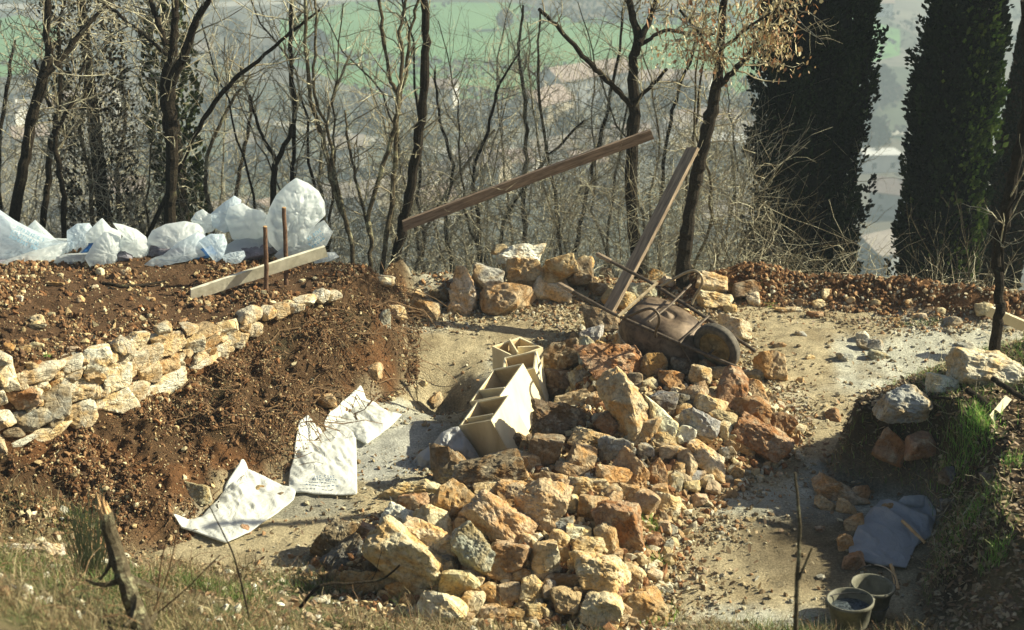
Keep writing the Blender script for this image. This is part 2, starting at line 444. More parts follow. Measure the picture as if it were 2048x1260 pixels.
# ================================================================== GROUND
def axis(a, b, step, outs_lo, outs_hi):
    core = list(np.arange(a, b + 1e-6, step)); lo = []; hi = []
    v, s = a, step
    while v > outs_lo: s *= 1.22; v -= s; lo.append(v)
    v, s = b, step
    while v < outs_hi: s *= 1.22; v += s; hi.append(v)
    return np.array(lo[::-1] + core + hi)
def ground_colour(x, y):
    c = np.zeros((len(x), 3))
    def lay(m, col):
        nonlocal c
        c = c * (1 - m[:, None]) + np.array(col) * m[:, None]
    n = fbm2(x, y, 1.1, 4); n2 = fbm2(x, y, 3.5, 3, z=4)
    lay(np.ones(len(x)), (.43, .36, .225))
    # paler, chalky dust towards the right of the path
    lay(sstep(-.25, .5, n + .9 * sstep(1.9, 3.4, x) * sstep(11.0, 12.2, y) * sstep(14.4, 13.6, y) - .45), (.52, .51, .41))
    lay(sstep(.1, .7, n2) * .5, (.25, .19, .105))
    # mortar spill beside the sacks
    lay(sstep(.35, .75, np.exp(-(((x + 1.15) / .62) ** 2 + ((y - 11.0) / .75) ** 2)) + .25 * n2) * .8, (.44, .45, .41))
    lay(sstep(.4, .75, np.exp(-(((x + 1.75) / .7) ** 2 + ((y - 9.95) / .35) ** 2)) + .25 * n2) * .7, (.30, .30, .25))
    dT, _ = seg_info(x, y, TOE); dL, _ = seg_info(x, y, WALL)
    lay(sstep(-.12, .12, dT + .1 * n2), (.092, .054, .027))
    lay(sstep(-.12, .12, dT + .1 * n2) * sstep(0, .6, fbm2(x, y, 2.2, 3, z=7)), (.155, .074, .031))
    lay(sstep(0, .12, dL), (.100, .058, .031))
    lay(sstep(.0, .3, dT) * sstep(.05, -.1, dL) * sstep(.15, .55, fbm2(x, y, 1.9, 3, z=12) + .25 * sstep(-3, -1.5, x)) * .75, (.052, .045, .024))
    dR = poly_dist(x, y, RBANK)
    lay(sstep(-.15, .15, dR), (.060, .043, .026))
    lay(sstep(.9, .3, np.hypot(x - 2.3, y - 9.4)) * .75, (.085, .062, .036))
    lay(sstep(-.2, .3, near_toe(x) - y + .1 * n2), (.16, .13, .07))
    lay(sstep(-.2, .3, near_toe(x) - y) * sstep(.0, .5, fbm2(x, y, 2.6, 3, z=15)) * .8, (.09, .12, .045))
    lay(sstep(.15, -.05, np.abs(y - back_edge(x) + .42) - .25) * sstep(1.0, 1.7, x), (.15, .075, .032))
    lay(sstep(-.02, .2, poly_dist(x, y, PILE)), (.17, .095, .042))
    lay(sstep(0, .5, y - back_edge(x)), (.085, .066, .034))
    return np.clip(c, .01, 1)
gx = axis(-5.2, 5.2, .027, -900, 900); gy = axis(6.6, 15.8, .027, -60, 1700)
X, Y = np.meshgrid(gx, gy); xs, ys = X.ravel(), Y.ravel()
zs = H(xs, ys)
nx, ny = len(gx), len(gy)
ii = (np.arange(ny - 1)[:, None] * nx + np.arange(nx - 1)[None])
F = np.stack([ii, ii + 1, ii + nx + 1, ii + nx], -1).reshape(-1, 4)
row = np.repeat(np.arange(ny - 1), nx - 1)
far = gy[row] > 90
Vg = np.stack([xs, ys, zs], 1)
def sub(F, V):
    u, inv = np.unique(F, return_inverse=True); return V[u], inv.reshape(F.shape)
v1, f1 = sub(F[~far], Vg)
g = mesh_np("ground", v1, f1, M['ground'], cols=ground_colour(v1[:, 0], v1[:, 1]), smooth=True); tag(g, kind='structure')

# ---- valley floor
def mat_valley():
    m, nt, b = new_mat("valley fields"); co = coords(nt)
    mp = N(nt, "ShaderNodeMapping"); mp.inputs["Scale"].default_value = (1, .45, 1); mp.inputs["Rotation"].default_value = (0, 0, .35); nt.links.new(co, mp.inputs[0])
    v = N(nt, "ShaderNodeTexVoronoi"); v.inputs["Scale"].default_value = .022; nt.links.new(mp.outputs[0], v.inputs["Vector"])
    sep = N(nt, "ShaderNodeSeparateColor"); nt.links.new(v.outputs["Color"], sep.inputs[0])
    c = ramp(nt, sep.outputs[0], [(0, (.075, .10, .05)), (.3, (.09, .085, .06)), (.5, (.14, .12, .09)), (.7, (.07, .085, .05)), (1, (.22, .20, .16))])
    n = ramp(nt, noise(nt, co, .06, 7, .7), [(.3, k3(.6)), (.7, k3(1.35))])
    c = mix(nt, 1, c, n, 'MULTIPLY')
    nt.links.new(c, b.inputs["Base Color"]); b.inputs["Roughness"].default_value = 1
    return m
v2, f2 = sub(F[far], Vg)
tag(mesh_np("valley_floor", v2, f2, mat_valley()), kind='structure')
M['field'] = mat_plain("green winter wheat", (.10, .24, .06), (.15, .32, .09), .03, 1)
M['furrow'] = mat_plain("ploughed field", (.15, .12, .08), (.21, .17, .11), .05, 1)
M['dirtroad'] = mat_plain("pale road", (.42, .40, .34), (.50, .47, .40), .1, 1)
def sheet(name, pts, mat, z):
    P = [atZ(a, b, -95) for a, b in pts]; V = [(p[0], p[1], z) for p in P]
    V2 = [(p[0], p[1], -95.3) for p in P]; n = len(V)
    mb = MB(); mb.add(V, [np.arange(n)[None]]); mb.add(V + V2, np.array([[i, i + n, (i + 1) % n + n, (i + 1) % n] for i in range(n)]))
    return tag(mb.build(name, mat), kind='structure')
sheet("green_field", [(560, 120), (760, 195), (1100, 200), (1490, 190), (1560, 60), (1490, 8), (1150, 40), (1050, 6), (700, 4), (560, 40)], M['field'], -94.9)
sheet("green_field", [(-80, 160), (60, 150), (130, 60), (40, 30), (-120, 60)], M['field'], -94.9)
sheet("green_field", [(1700, 30), (1800, 60), (1800, 110), (1720, 130)], M['field'], -94.9)
sheet("ploughed_field", [(1060, 4), (1160, 36), (1340, 26), (1420, -20), (1100, -30)], M['furrow'], -94.8)
sheet("road", [(-100, 18), (300, 22), (800, -2), (800, -12), (300, 12), (-100, 8)], M['dirtroad'], -94.7)
sheet("road", [(380, 215), (900, 300), (1500, 285), (1900, 255), (1900, 262), (1500, 297), (900, 313), (380, 222)], M['dirtroad'], -94.7)
sheet("road", [(560, 420), (760, 400), (1250, 300), (1262, 305), (770, 412), (560, 432)], M['dirtroad'], -94.65)

# ---- houses in the valley
M['wall_b'] = mat_plain("grey render", (.30, .31, .31), (.38, .38, .37), .3, .9)
M['wall_w'] = mat_plain("white render", (.62, .60, .55), (.72, .70, .64), .3, .9)
M['wall_y'] = mat_plain("ochre render", (.45, .38, .26), (.55, .47, .33), .3, .9)
M['tile'] = mat_plain("faded terracotta tile", (.34, .25, .20), (.44, .33, .27), .8, .9)
M['tile2'] = mat_plain("grey brown roof", (.24, .20, .17), (.34, .29, .24), .8, .9)
M['roof_w'] = mat_plain("pale sheet roof", (.60, .59, .55), (.70, .69, .64), .5, .8)
M['win'] = mat_plain("dark window", (.03, .035, .045), (.06, .065, .08), 1, .3)
def house(px, py, W, D, hh, rot, wall, roofm, label, floors=2, rh=2.6, chim=True, flat=False):
    p = atZ(px, py, -95.0)
    o = empty("house", (p[0], p[1], -95.2), rot); tag(o, label, "house", "houses in the valley")
    mb = MB(); w, d = W / 2, D / 2
    mb.add([(-w, -d, 0), (w, -d, 0), (w, d, 0), (-w, d, 0), (-w, -d, hh), (w, -d, hh), (w, d, hh), (-w, d, hh)] + ([] if flat else [(-w, 0, hh + rh), (w, 0, hh + rh)]),
           [np.array([[0, 1, 5, 4], [1, 2, 6, 5], [2, 3, 7, 6], [3, 0, 4, 7]])] + ([] if flat else [np.array([[4, 7, 8], [5, 9, 6]])]))
    mb.build("wall", wall, o, world=False)
    mb = MB(); e = .6
    if flat: mb.box((-w - .3, -d - .3, hh), (W + .6, 0, 0), (0, D + .6, 0), (0, 0, .5))
    else:
        for s in (-1, 1):
            k = rh / d; a = np.array([-w - e, s * (d + e), hh - e * k + .05]); b_ = np.array([-w - e, 0, hh + rh + .05])
            mb.box(a, (W + 2 * e, 0, 0), b_ - a, (0, 0, .28))
    rf = mb.build("roof", roofm, o, world=False)
    if chim:
        mb = MB(); mb.box((w * .3, d * .2, hh + rh * .3), (1, 0, 0), (0, 1, 0), (0, 0, rh + .6)); mb.build("chimney", wall, rf, world=False)
    n = max(2, int(W / 4))
    for fl in range(floors):
        for i in range(n):
            mb = MB(); x = -w + W * (i + .5) / n; z = 1.3 + fl * (hh / floors)
            mb.box((x - .55, -d - .03, z), (1.1, 0, 0), (0, .12, 0), (0, 0, 1.5)); mb.build("window", M['win'], o, world=False)
    for fl in range(floors):
        mb = MB(); mb.box((-w - .03, -.5, 1.3 + fl * (hh / floors)), (.12, 0, 0), (0, 1.1, 0), (0, 0, 1.5)); mb.build("window", M['win'], o, world=False)
    return o
HS = [(1172, 205, 30, 13, 10, .62, 'wall_b', 'tile', "long grey three-storey block with a terracotta roof beside the green field", 3, 3, False, False),
 (1385, 205, 11, 9, 8.5, -.25, 'wall_w', 'tile', "white two-storey house to the right of the long grey block", 2, 2, True, False),
 (1300, 190, 14, 9, 6, .2, 'wall_y', 'tile', "low ochre house tucked behind the long block's right end", 1, 2.4, True, False),
 (1085, 235, 16, 12, 6, .9, 'wall_y', 'tile', "house with a big red-brown roof in front of the long grey block", 2, 3.2, True, False),
 (888, 220, 8, 8, 8, -.2, 'wall_w', 'tile', "narrow white house seen between the bare trees left of the field", 2, 2, True, False),
 (400, 130, 9, 8, 6, .3, 'wall_w', 'tile2', "small white house high on the left behind the forked oak", 2, 2, False, False),
 (62, 300, 9, 8, 5, .5, 'wall_y', 'tile', "house with a red roof behind the leftmost leaning oak", 2, 2.2, True, False),
 (1752, 545, 10, 11, 6.5, .55, 'wall_b', 'tile2', "grey-roofed house low between the two cypresses", 2, 2.6, False, False),
 (1790, 425, 11, 8, 6, -.5, 'wall_b', 'tile', "red-roofed house half hidden by the right cypress", 2, 2.4, True, False),
 (1757, 338, 10, 7, 4.5, .1, 'wall_w', 'roof_w', "shed with a pale flat roof between the cypresses", 1, 0, False, True),
 (1510, 292, 13, 9, 5.5, .1, 'wall_w', 'tile2', "long pale house just left of the left cypress", 2, 2, True, False),
 (1455, 320, 14, 10, 6, -.3, 'wall_y', 'roof_w', "yard building with a pale roof behind the leaning right oak", 2, 0, False, True),
 (690, 330, 10, 9, 6, .4, 'wall_w', 'tile2', "pale house behind the lichened saplings", 2, 2, True, False),
 (970, 350, 11, 9, 6, -.4, 'wall_y', 'tile2', "brown-roofed house above the leaning brown plank's middle", 2, 2.4, True, False),
 (1170, 360, 9, 9, 6, .3, 'wall_w', 'tile', "small house just above the upper end of the brown plank", 2, 2.2, True, False),
 (500, 320, 10, 8, 6, -.2, 'wall_b', 'tile2', "grey house behind the forked oak's long right limb", 2, 2.2, False, False),
 (860, 440, 10, 9, 6, .5, 'wall_w', 'tile', "house low down behind the lower end of the brown plank", 2, 2.4, True, False),
 (1440, 470, 11, 9, 6, .2, 'wall_w', 'tile2', "pale house seen low beside the right oak's trunk", 2, 2.4, True, False),
 (1748, 30, 14, 9, 6, .0, 'wall_w', 'tile', "farthest pale house at the top between the cypresses", 2, 2.2, False, False),
 (250, 420, 10, 9, 6, .2, 'wall_y', 'tile', "house low behind the tangled tree on the left", 2, 2.4, False, False)]
for (px, py, W, D, hh, rot, wl, rf, lab, fl, rh, ch, flat) in HS:
    house(px, py, W, D, hh, rot, M[wl], M[rf], lab, fl, rh, ch, flat)

_hr = RS(404); _hl = [("the leftmost oak", 60), ("the tangled thicket", 230), ("the stout forked oak", 345), ("the heaped white bags", 480), ("the pale saplings", 720), ("the leaning trunk", 840), ("the plank's lower half", 940), ("the plank's middle", 1060), ("the plank's upper half", 1180), ("the side-limbed oak", 1266), ("the leaf-bearing oak", 1400)]
for _i in range(30):
    _px = 20 + 1450 * ((_i * .6180339) % 1); _py = 225 + 300 * ((_i * .381966 + .13) % 1); _k = _i % 3
    _n = min(_hl, key=lambda l: abs(l[1] - _px))
    house(_px, _py, _hr.uniform(8, 13), _hr.uniform(7, 9), _hr.uniform(4.5, 7), _hr.uniform(-.8, .8), M[['wall_w', 'wall_b', 'wall_y'][_k]], M[['tile2', 'tile', 'tile2'][(_i // 2) % 3]],
          f"hazy {['white', 'grey', 'ochre'][_k]} house {'high' if _py < 320 else 'midway' if _py < 430 else 'low'} in the valley {'left of' if _px < _n[1] else 'right of'} {_n[0]}{', gable seen sideways' if _i % 2 else ''}", 2, 2.2, _i % 2 == 0)

# ================================================================== scattered small stones, leaves, grass (batched)
ICO = None
def ico(sub_):
    bm = bmesh.new(); bmesh.ops.create_icosphere(bm, subdivisions=sub_, radius=1)
    V = np.array([v.co[:] for v in bm.verts]); F = np.array([[v.index for v in f.verts] for f in bm.faces]); bm.free()
    V /= np.linalg.norm(V, axis=1)[:, None]; return V, F
ICO1 = ico(1); ICO3 = ico(3); ICO4 = ico(4); ICO5 = ico(5)
def rand_rot(n, rng):
    q = rng.normal(size=(n, 4)); q /= np.linalg.norm(q, axis=1)[:, None]; w, x, y, z = q.T
    return np.stack([np.stack([1 - 2 * (y * y + z * z), 2 * (x * y - z * w), 2 * (x * z + y * w)], -1),
                     np.stack([2 * (x * y + z * w), 1 - 2 * (x * x + z * z), 2 * (y * z - x * w)], -1),
                     np.stack([2 * (x * z - y * w), 2 * (y * z + x * w), 1 - 2 * (x * x + y * y)], -1)], 1)
def pebbles(name, x, y, size, cols, seed, mat='gravel', sink=.25):
    rng = RS(seed); n = len(x)
    V0, F0 = ICO1; z = H(x, y)
    S = size[:, None] * rng.uniform(.5, 1.25, (n, 3)); S[:, 2] *= .75
    P = V0[None] * S[:, None] * (1 + rng.uniform(-.42, .42, (n, len(V0), 1)))
    R = rand_rot(n, rng); P = np.einsum('nij,nkj->nki', R, P)
    P += np.stack([x, y, z + size * (.5 - sink)], -1)[:, None]
    F = (F0[None] + (np.arange(n) * len(V0))[:, None, None]).reshape(-1, 3)
    c = np.repeat(cols, len(V0), axis=0)
    o = mesh_np(name, P.reshape(-1, 3), F, M[mat], cols=c); return tag(o, kind='stuff')
def palette(n, rng, cols, w=None, jit=.25):
    c = np.array(cols)[rng.choice(len(cols), n, p=w)]; return np.clip(c * rng.uniform(1 - jit, 1 + jit, (n, 1)), .01, .9)
PAL_SOIL = [(.15, .082, .038), (.20, .115, .055), (.36, .27, .14), (.50, .43, .26), (.09, .052, .028), (.17, .08, .032)]
PAL_PATH = [(.30, .24, .14), (.40, .35, .23), (.22, .16, .09), (.45, .42, .32), (.33, .20, .10)]
def sample(n, box, f, seed):
    rng = RS(seed); xs_, ys_ = [], []
    got = 0
    while got < n:
        x = rng.uniform(box[0], box[1], n * 2); y = rng.uniform(box[2], box[3], n * 2)
        m = rng.rand(n * 2) < f(x, y); xs_.append(x[m]); ys_.append(y[m]); got += m.sum()
    return np.concatenate(xs_)[:n], np.concatenate(ys_)[:n], rng
def in_view(x, y, z=.3, mar=170):
    d = y * CP + (CAMZ - z) * SP; px = 1024 + FPX * x / d; py = 630 - FPX * (y * SP - (CAMZ - z) * CP) / d
    return (px > -mar) & (px < 2048 + mar) & (py < 1300)
def powsz(rng, n, a, b, k=2.5): return a + (b - a) * rng.rand(n) ** k
# the terrace soil and the bank below the wall
def f_ter(x, y):
    dL, _ = seg_info(x, y, WALL); return (dL > .05) * (y < 13.9) * in_view(x, y, 1) * np.clip(.5 + 1.5 * fbm2(x, y, 2.2, 3, z=6), .12, 1.5)
x, y, rng = sample(19000, (-6.0, -1.2, 9.5, 13.7), f_ter, 11)
pebbles("terrace_gravel", x, y, powsz(rng, len(x), .004, .036, 5.5), palette(len(x), rng, PAL_SOIL, [.26, .22, .12, .07, .18, .15], .4), 12)
def f_bank(x, y):
    dT, _ = seg_info(x, y, TOE); dL, _ = seg_info(x, y, WALL)
    return (dT > -.12) * (dL < .05) * in_view(x, y) * (y < 14.3) * np.clip(.5 + 1.5 * fbm2(x, y, 2.6, 3, z=6), .12, 1.5)
x, y, rng = sample(13000, (-5, -.7, 7.5, 14), f_bank, 13)
pebbles("bank_gravel", x, y, powsz(rng, len(x), .004, .030, 4.5), palette(len(x), rng, PAL_SOIL, [.26, .22, .10, .05, .20, .17], .4), 14)
x, y, rng = sample(28000, (-5, -.7, 7.5, 14.3), f_bank, 113)
pebbles("bank_crumbs", x, y, rng.uniform(.003, .011, len(x)), palette(len(x), rng, [(.12, .06, .03), (.20, .11, .05), (.36, .26, .13), (.07, .045, .025), (.5, .42, .24)], [.3, .25, .15, .2, .1], .4), 114)
x, y, rng = sample(22000, (-6.0, -1.2, 9.5, 13.9), f_ter, 115)
pebbles("terrace_crumbs", x, y, rng.uniform(.003, .011, len(x)), palette(len(x), rng, [(.13, .07, .035), (.20, .12, .055), (.38, .29, .15), (.07, .045, .025), (.52, .45, .27)], [.3, .25, .15, .18, .12], .4), 116)
def f_berm(x, y):
    b_ = back_edge(x) - .38; return (np.abs(y - b_) < .45) * np.where(x > 1.3, 1, .25) * in_view(x, y) * np.clip(.6 + 1.2 * fbm2(x, y, 3, 2, z=6), .15, 1.5)
x, y, rng = sample(14000, (-1.2, 5.6, 13.4, 15.3), f_berm, 15)
pebbles("berm_gravel", x, y, powsz(rng, len(x), .004, .036, 5), palette(len(x), rng, [(.23, .12, .05), (.31, .18, .085), (.42, .31, .17), (.12, .06, .028), (.45, .40, .27)], [.3, .25, .12, .25, .08], .4), 16)
def dPile(x, y): return poly_dist(x, y, PILE)
def f_path(x, y):
    dT, _ = seg_info(x, y, TOE); dR = poly_dist(x, y, RBANK); dp = dPile(x, y)
    w = .10 + .9 * np.exp(-(np.clip(-dp, 0, 9) / .28) ** 2) * (dp < .15) + .7 * np.exp(-(np.abs(y - back_edge(x) + .95) / .35) ** 2)
    w = w * np.clip(.6 + 1.2 * fbm2(x, y, 2.5, 2, z=2), .05, 2)
    return (dT < .05) * (dR < .1) * (y > near_toe(x) - .1) * (y < 15) * in_view(x, y) * w
x, y, rng = sample(21000, (-2.9, 5.6, 8.0, 14.8), f_path, 17)
pebbles("path_gravel", x, y, powsz(rng, len(x), .004, .026, 3.5), palette(len(x), rng, PAL_PATH), 18)
def f_rub(x, y): return dPile(x, y) > -.06
x, y, rng = sample(9000, (-1.6, 2.6, 8.1, 14.3), f_rub, 19)
pebbles("rubble", x, y, powsz(rng, len(x), .012, .05, 2.2), palette(len(x), rng, [(.30, .20, .10), (.42, .33, .18), (.22, .11, .05), (.5, .45, .32)]), 20)

x, y, rng = sample(900, (-3.8, 2.8, 4.8, 9.4), lambda x, y: (near_toe(x) - y > -.1) * (x < 2.75) * in_view(x, y, 1.6) * np.clip(.4 + 1.5 * fbm2(x, y, 2.4, 2, z=3), .05, 1.5), 131)
pebbles("near_bank_stones", x, y, powsz(rng, len(x), .008, .05, 3), palette(len(x), rng, [(.50, .46, .34), (.36, .30, .19), (.60, .58, .47), (.28, .18, .10)]), 132)
def leaves(name, x, y, size, cols, seed, lift=.01, z=None, mat='leaf', kind='stuff', parent=None, tilt=.45):
    rng = RS(seed); n = len(x); z = (H(x, y) if z is None else z) + lift * rng.rand(n) * 2 + .004
    # a leaf: six-point outline, folded along the rib and curled
    L = np.array([(-1, 0, 0), (-.3, .45, .22), (.45, .38, .20), (1, 0, .12), (.45, -.38, .20), (-.3, -.45, .22)])
    L = L[None].repeat(n, 0) * size[:, None, None]; L[:, :, 2] *= rng.uniform(-.4, 1.6, (n, 1))
    a = rng.rand(n) * 6.283; tx = rng.normal(0, tilt, n); ty = rng.normal(0, tilt, n)
    ca, sa = np.cos(a), np.sin(a)
    X_ = L[:, :, 0] * ca[:, None] - L[:, :, 1] * sa[:, None]; Y_ = L[:, :, 0] * sa[:, None] + L[:, :, 1] * ca[:, None]
    Z_ = L[:, :, 2] + X_ * tx[:, None] + Y_ * ty[:, None]
    P = np.stack([X_ + x[:, None], Y_ + y[:, None], Z_ + z[:, None] + np.abs(size * .3)[:, None]], -1)
    b_ = np.arange(n)[:, None] * 6
    F = np.concatenate([b_ + np.array([[0, 3, 2, 1]]), b_ + np.array([[0, 5, 4, 3]])])
    o = mesh_np(name, P.reshape(-1, 3), F, M[mat], cols=np.repeat(cols, 6, 0), parent=parent)
    return tag(o, kind=kind) if kind else o
PAL_LEAF = [(.24, .17, .09), (.34, .25, .13), (.15, .10, .055), (.42, .34, .20), (.22, .13, .06)]
def f_lit(x, y):
    dR = poly_dist(x, y, RBANK)
    nb = (near_toe(x) - y > -.05) & (x < 2.8)
    pth = (dPile(x, y) < 0) & (seg_info(x, y, TOE)[0] < 0)
    return np.where(dR > -.02, 1.0, np.where(nb, .35, np.where(pth, .015 + .22 * np.exp(-(dPile(x, y) / .4) ** 2) + .25 * np.exp(-(np.abs(y - back_edge(x) + .9) / .3) ** 2), 0))) * in_view(x, y, .5) * (y < 15)
x, y, rng = sample(17000, (-3.6, 5.6, 5.6, 15), f_lit, 21)
leaves("leaf_litter", x, y, rng.uniform(.010, .030, len(x)), palette(len(x), rng, PAL_LEAF), 22)

def blades(name, x, y, h, w, cols, seed, kind='stuff', lean=.5, z=None, parent=None, off=None):
    rng = RS(seed); n = len(x); z = H(x, y) if z is None else z
    a = rng.rand(n) * 6.283; b_ = rng.rand(n) * 6.283; ln = h * lean * rng.rand(n) ** .7
    t = np.array([0, .4, .75, 1.0]); wd = np.array([1, .85, .5, 0.08])
    cx = x[:, None] + np.cos(b_)[:, None] * ln[:, None] * t[None] ** 1.8; cy = y[:, None] + np.sin(b_)[:, None] * ln[:, None] * t[None] ** 1.8
    cz = z[:, None] + h[:, None] * t[None] * (1 - .25 * (ln / h)[:, None] * t[None]) - .01
    dx = np.cos(a)[:, None] * w[:, None] * wd[None] / 2; dy = np.sin(a)[:, None] * w[:, None] * wd[None] / 2
    P = np.stack([np.stack([cx - dx, cy - dy, cz], -1), np.stack([cx + dx, cy + dy, cz], -1)], 2).reshape(n, 8, 3)
    if off is not None: P = P - np.array(off)
    k = np.arange(n)[:, None] * 8
    F = np.concatenate([k + np.array([[2 * i, 2 * i + 1, 2 * i + 3, 2 * i + 2]]) for i in range(3)])
    o = mesh_np(name, P.reshape(-1, 3), F, M['grass'], cols=np.repeat(cols, 8, 0), parent=parent)
    return tag(o, kind=kind) if kind else o
GREEN = [(.10, .17, .03), (.14, .22, .05), (.07, .12, .03)]; DRY = [(.36, .29, .15), (.28, .21, .11), (.45, .38, .22), (.17, .13, .07), (.12, .14, .05)]
def f_ng(x, y):
    return (near_toe(x) - y > -.12) * np.clip(.5 + 1.6 * fbm2(x, y, 2.2, 3), .02, 1.5) * (x < 2.75) * in_view(x, y, 1.7, 150) * np.where(near_toe(x) - y < .4, .6, 1)
x, y, rng = sample(26000, (-3.8, 2.8, 4.6, 9.6), f_ng, 23)
blades("dry_grass", x, y, powsz(rng, len(x), .04, .20, 1.8), rng.uniform(.0025, .006, len(x)), palette(len(x), rng, DRY), 24, lean=1.1)
x, y, rng = sample(13000, (-3.8, 2.8, 4.6, 9.6), lambda x, y: f_ng(x, y) * sstep(-.1, .4, fbm2(x, y, 1.6, 2, z=8)), 25)
blades("green_grass", x, y, powsz(rng, len(x), .04, .15, 1.5), rng.uniform(.003, .006, len(x)), palette(len(x), rng, GREEN), 26, lean=.8)
def f_rg(x, y):
    dR = poly_dist(x, y, RBANK); return (dR > .02) * sstep(0, .5, fbm2(x, y, 1.6, 3, z=5) + .8 * sstep(.8, 0, np.abs(y - 10.3)) - .1) * in_view(x, y, .8)
x, y, rng = sample(9500, (2.6, 5.4, 7.8, 11.8), f_rg, 27)
blades("bank_grass", x, y, powsz(rng, len(x), .03, .12, 1.4), rng.uniform(.003, .006, len(x)), palette(len(x), rng, [(.17, .28, .05), (.22, .34, .08), (.12, .20, .05), (.40, .34, .18)]), 28, lean=.9)
x, y, rng = sample(900, (1.6, 4.5, 13.6, 14.6), lambda x, y: (np.abs(y - back_edge(x) + .85) < .3) * sstep(.1, .5, fbm2(x, y, 2, 2, z=1)), 29)
blades("path_edge_grass", x, y, powsz(rng, len(x), .02, .06, 1.5), rng.uniform(.003, .006, len(x)), palette(len(x), rng, GREEN), 30, lean=.8)
TUFTS = [(1940, 862, 330, .19, .17, "bright green grass tuft between the sticks and the dark hollow"), (1960, 900, 120, .12, .12, "smaller grass clump just below the brightest tuft on the right bank"),
 (1850, 838, 60, .10, .12, "thin grass blades hanging over the hollow below the grey boulder"), (1945, 1035, 90, .14, .10, "spiky grass tuft halfway down the right bank"),
 (1990, 1120, 110, .15, .09, "light green grass tuft low on the right bank's edge"), (2030, 930, 60, .12, .08, "grass tuft cut by the picture's right edge"),
 (1300, 1050, 90, .09, .10, "short grass tuft beside the large rust block at the pile's right"), (1310, 1120, 60, .07, .08, "grass patch right of the humped cream rock"),
 (1540, 612, 40, .06, .06, "tiny green tuft on the path below the earth berm"), (98, 712, 24, .05, .03, "tiny green sprig above the dry stone wall"),
 (1310, 1235, 130, .10, .14, "grass tuft in front of the pile's nearest right stones"), (820, 1195, 90, .10, .14, "grass tuft in front of the largest cream slab")]
for i, (px, py, n, h, r, lab) in enumerate(TUFTS):
    n = int(n * 1.5)
    p = onH(px, py); rng = RS(50 + i)
    x = p[0] + rng.normal(0, r * .55, n); y = p[1] + rng.normal(0, r * .55, n)
    o = blades("grass_tuft", x, y, h * rng.uniform(.4, 1.1, n), rng.uniform(.003, .006, n), palette(n, rng, [(.18, .42, .05), (.28, .50, .09), (.11, .26, .04), (.36, .42, .14)]), 60 + i, kind=None, lean=.75, z=np.full(n, 0) + H(x, y))
    tag(o, lab, "grass tuft", "tufts of green grass")

# ================================================================== ROCKS
TONE = {'C': ((.60, .52, .34), "cream"), 'W': ((.70, .68, .54), "whitish"), 'T': ((.47, .365, .215), "tan"), 'O': ((.43, .315, .175), "orange"),
        'R': ((.33, .205, .115), "rust-red"), 'B': ((.21, .16, .10), "dark brown"), 'G': ((.36, .36, .31), "grey"), 'D': ((.17, .175, .17), "dark grey")}
def rock_mesh(seed, S, sub_=4, rough=1.0, blocky=0.5, rnd=0.0):
    """faceted broken limestone: cutting planes round a direction sphere, then fracture noise"""
    rng = RS(seed); D, F = {3: ICO3, 4: ICO4, 5: ICO5}[sub_]
    n = rng.randint(7, 11)
    Nn = rng.normal(size=(n, 3)); Nn /= np.linalg.norm(Nn, axis=1)[:, None]; d = rng.uniform(.72, 1.0, n)
    ax = np.array([[1, 0, 0], [-1, 0, 0], [0, 1, 0], [0, -1, 0], [0, 0, 1], [0, 0, -1]], float) + rng.normal(0, .22, (6, 3))
    ax /= np.linalg.norm(ax, axis=1)[:, None]
    Nn = np.vstack([Nn, ax]); d = np.concatenate([d, rng.uniform(.66, .84, 6) / (1 if blocky > .3 else .85)])
    c = np.maximum(D @ Nn.T, 1e-3); q = d[None] / c
    k = 34 - 24 * rnd
    r = (np.sum(q ** (-k), 1)) ** (-1 / k)
    V = D * r[:, None] * 1.12
    V = V * np.array(S)[None]
    s = float(np.mean(S)); f = .055 / s
    nrm = D
    o = rng.uniform(0, 30, 3)
    a = fbm((V / s) + o, 1.6, 4, .55); b_ = fbm((V / s) * np.array([1, 1, 2.2]) + o + 9, 4.5, 3, .6)
    ridg = 1 - np.abs(fbm((V / s) + o + 5, 2.6, 2))
    V = V + nrm * (s * rough * (.070 * a + .035 * b_ - .055 * np.clip(ridg - .82, 0, 1) * 4))[:, None]
    return V, F
LIB = [mesh_np("rock", *rock_mesh(900 + i, (1, .85 + .1 * (i % 3), .6 + .08 * (i % 4)), 3, 1.0, i % 2), M['rock'], link=False) for i in range(14)]

LMK = [("the wheelbarrow wheel", 1430, 700), ("the barrow handles", 1170, 585), ("the upper wooden boxes", 1060, 735), ("the lowest wooden box", 970, 860),
 ("the largest cream slab", 819, 1122), ("the tall pinkish rock", 1252, 812), ("the big dark brown block", 1122, 842), ("the large rust block on edge", 1245, 1057),
 ("the big rust rock at the pile's right foot", 1518, 874), ("the grey-white boulder", 947, 1102), ("the grassy front edge", 1060, 1255), ("the grey draped sack", 870, 930),
 ("the slanting tan slab", 1002, 1048), ("the big humped cream rock", 1200, 1141), ("the buckets", 1715, 1180), ("the leaning plank's foot", 1195, 640),
 ("the upright cream stone", 926, 590), ("the topmost white ridge stone", 1040, 509), ("the red earth berm", 1620, 570), ("the right-hand tree trunk", 1990, 680),
 ("the blue plastic sheet", 1780, 1070), ("the dark hollow", 1750, 930), ("the white heap beside the sticks", 1960, 750), ("the flat printed sack", 650, 930),
 ("the sack with stones on it", 480, 1040), ("the limewashed board", 500, 560), ("the dry stone wall's left end", 60, 780), ("the white bags", 300, 500),
 ("the leaf-bearing oak's foot", 1370, 580), ("the end of the red bank", 760, 680)]
used_labels = {}
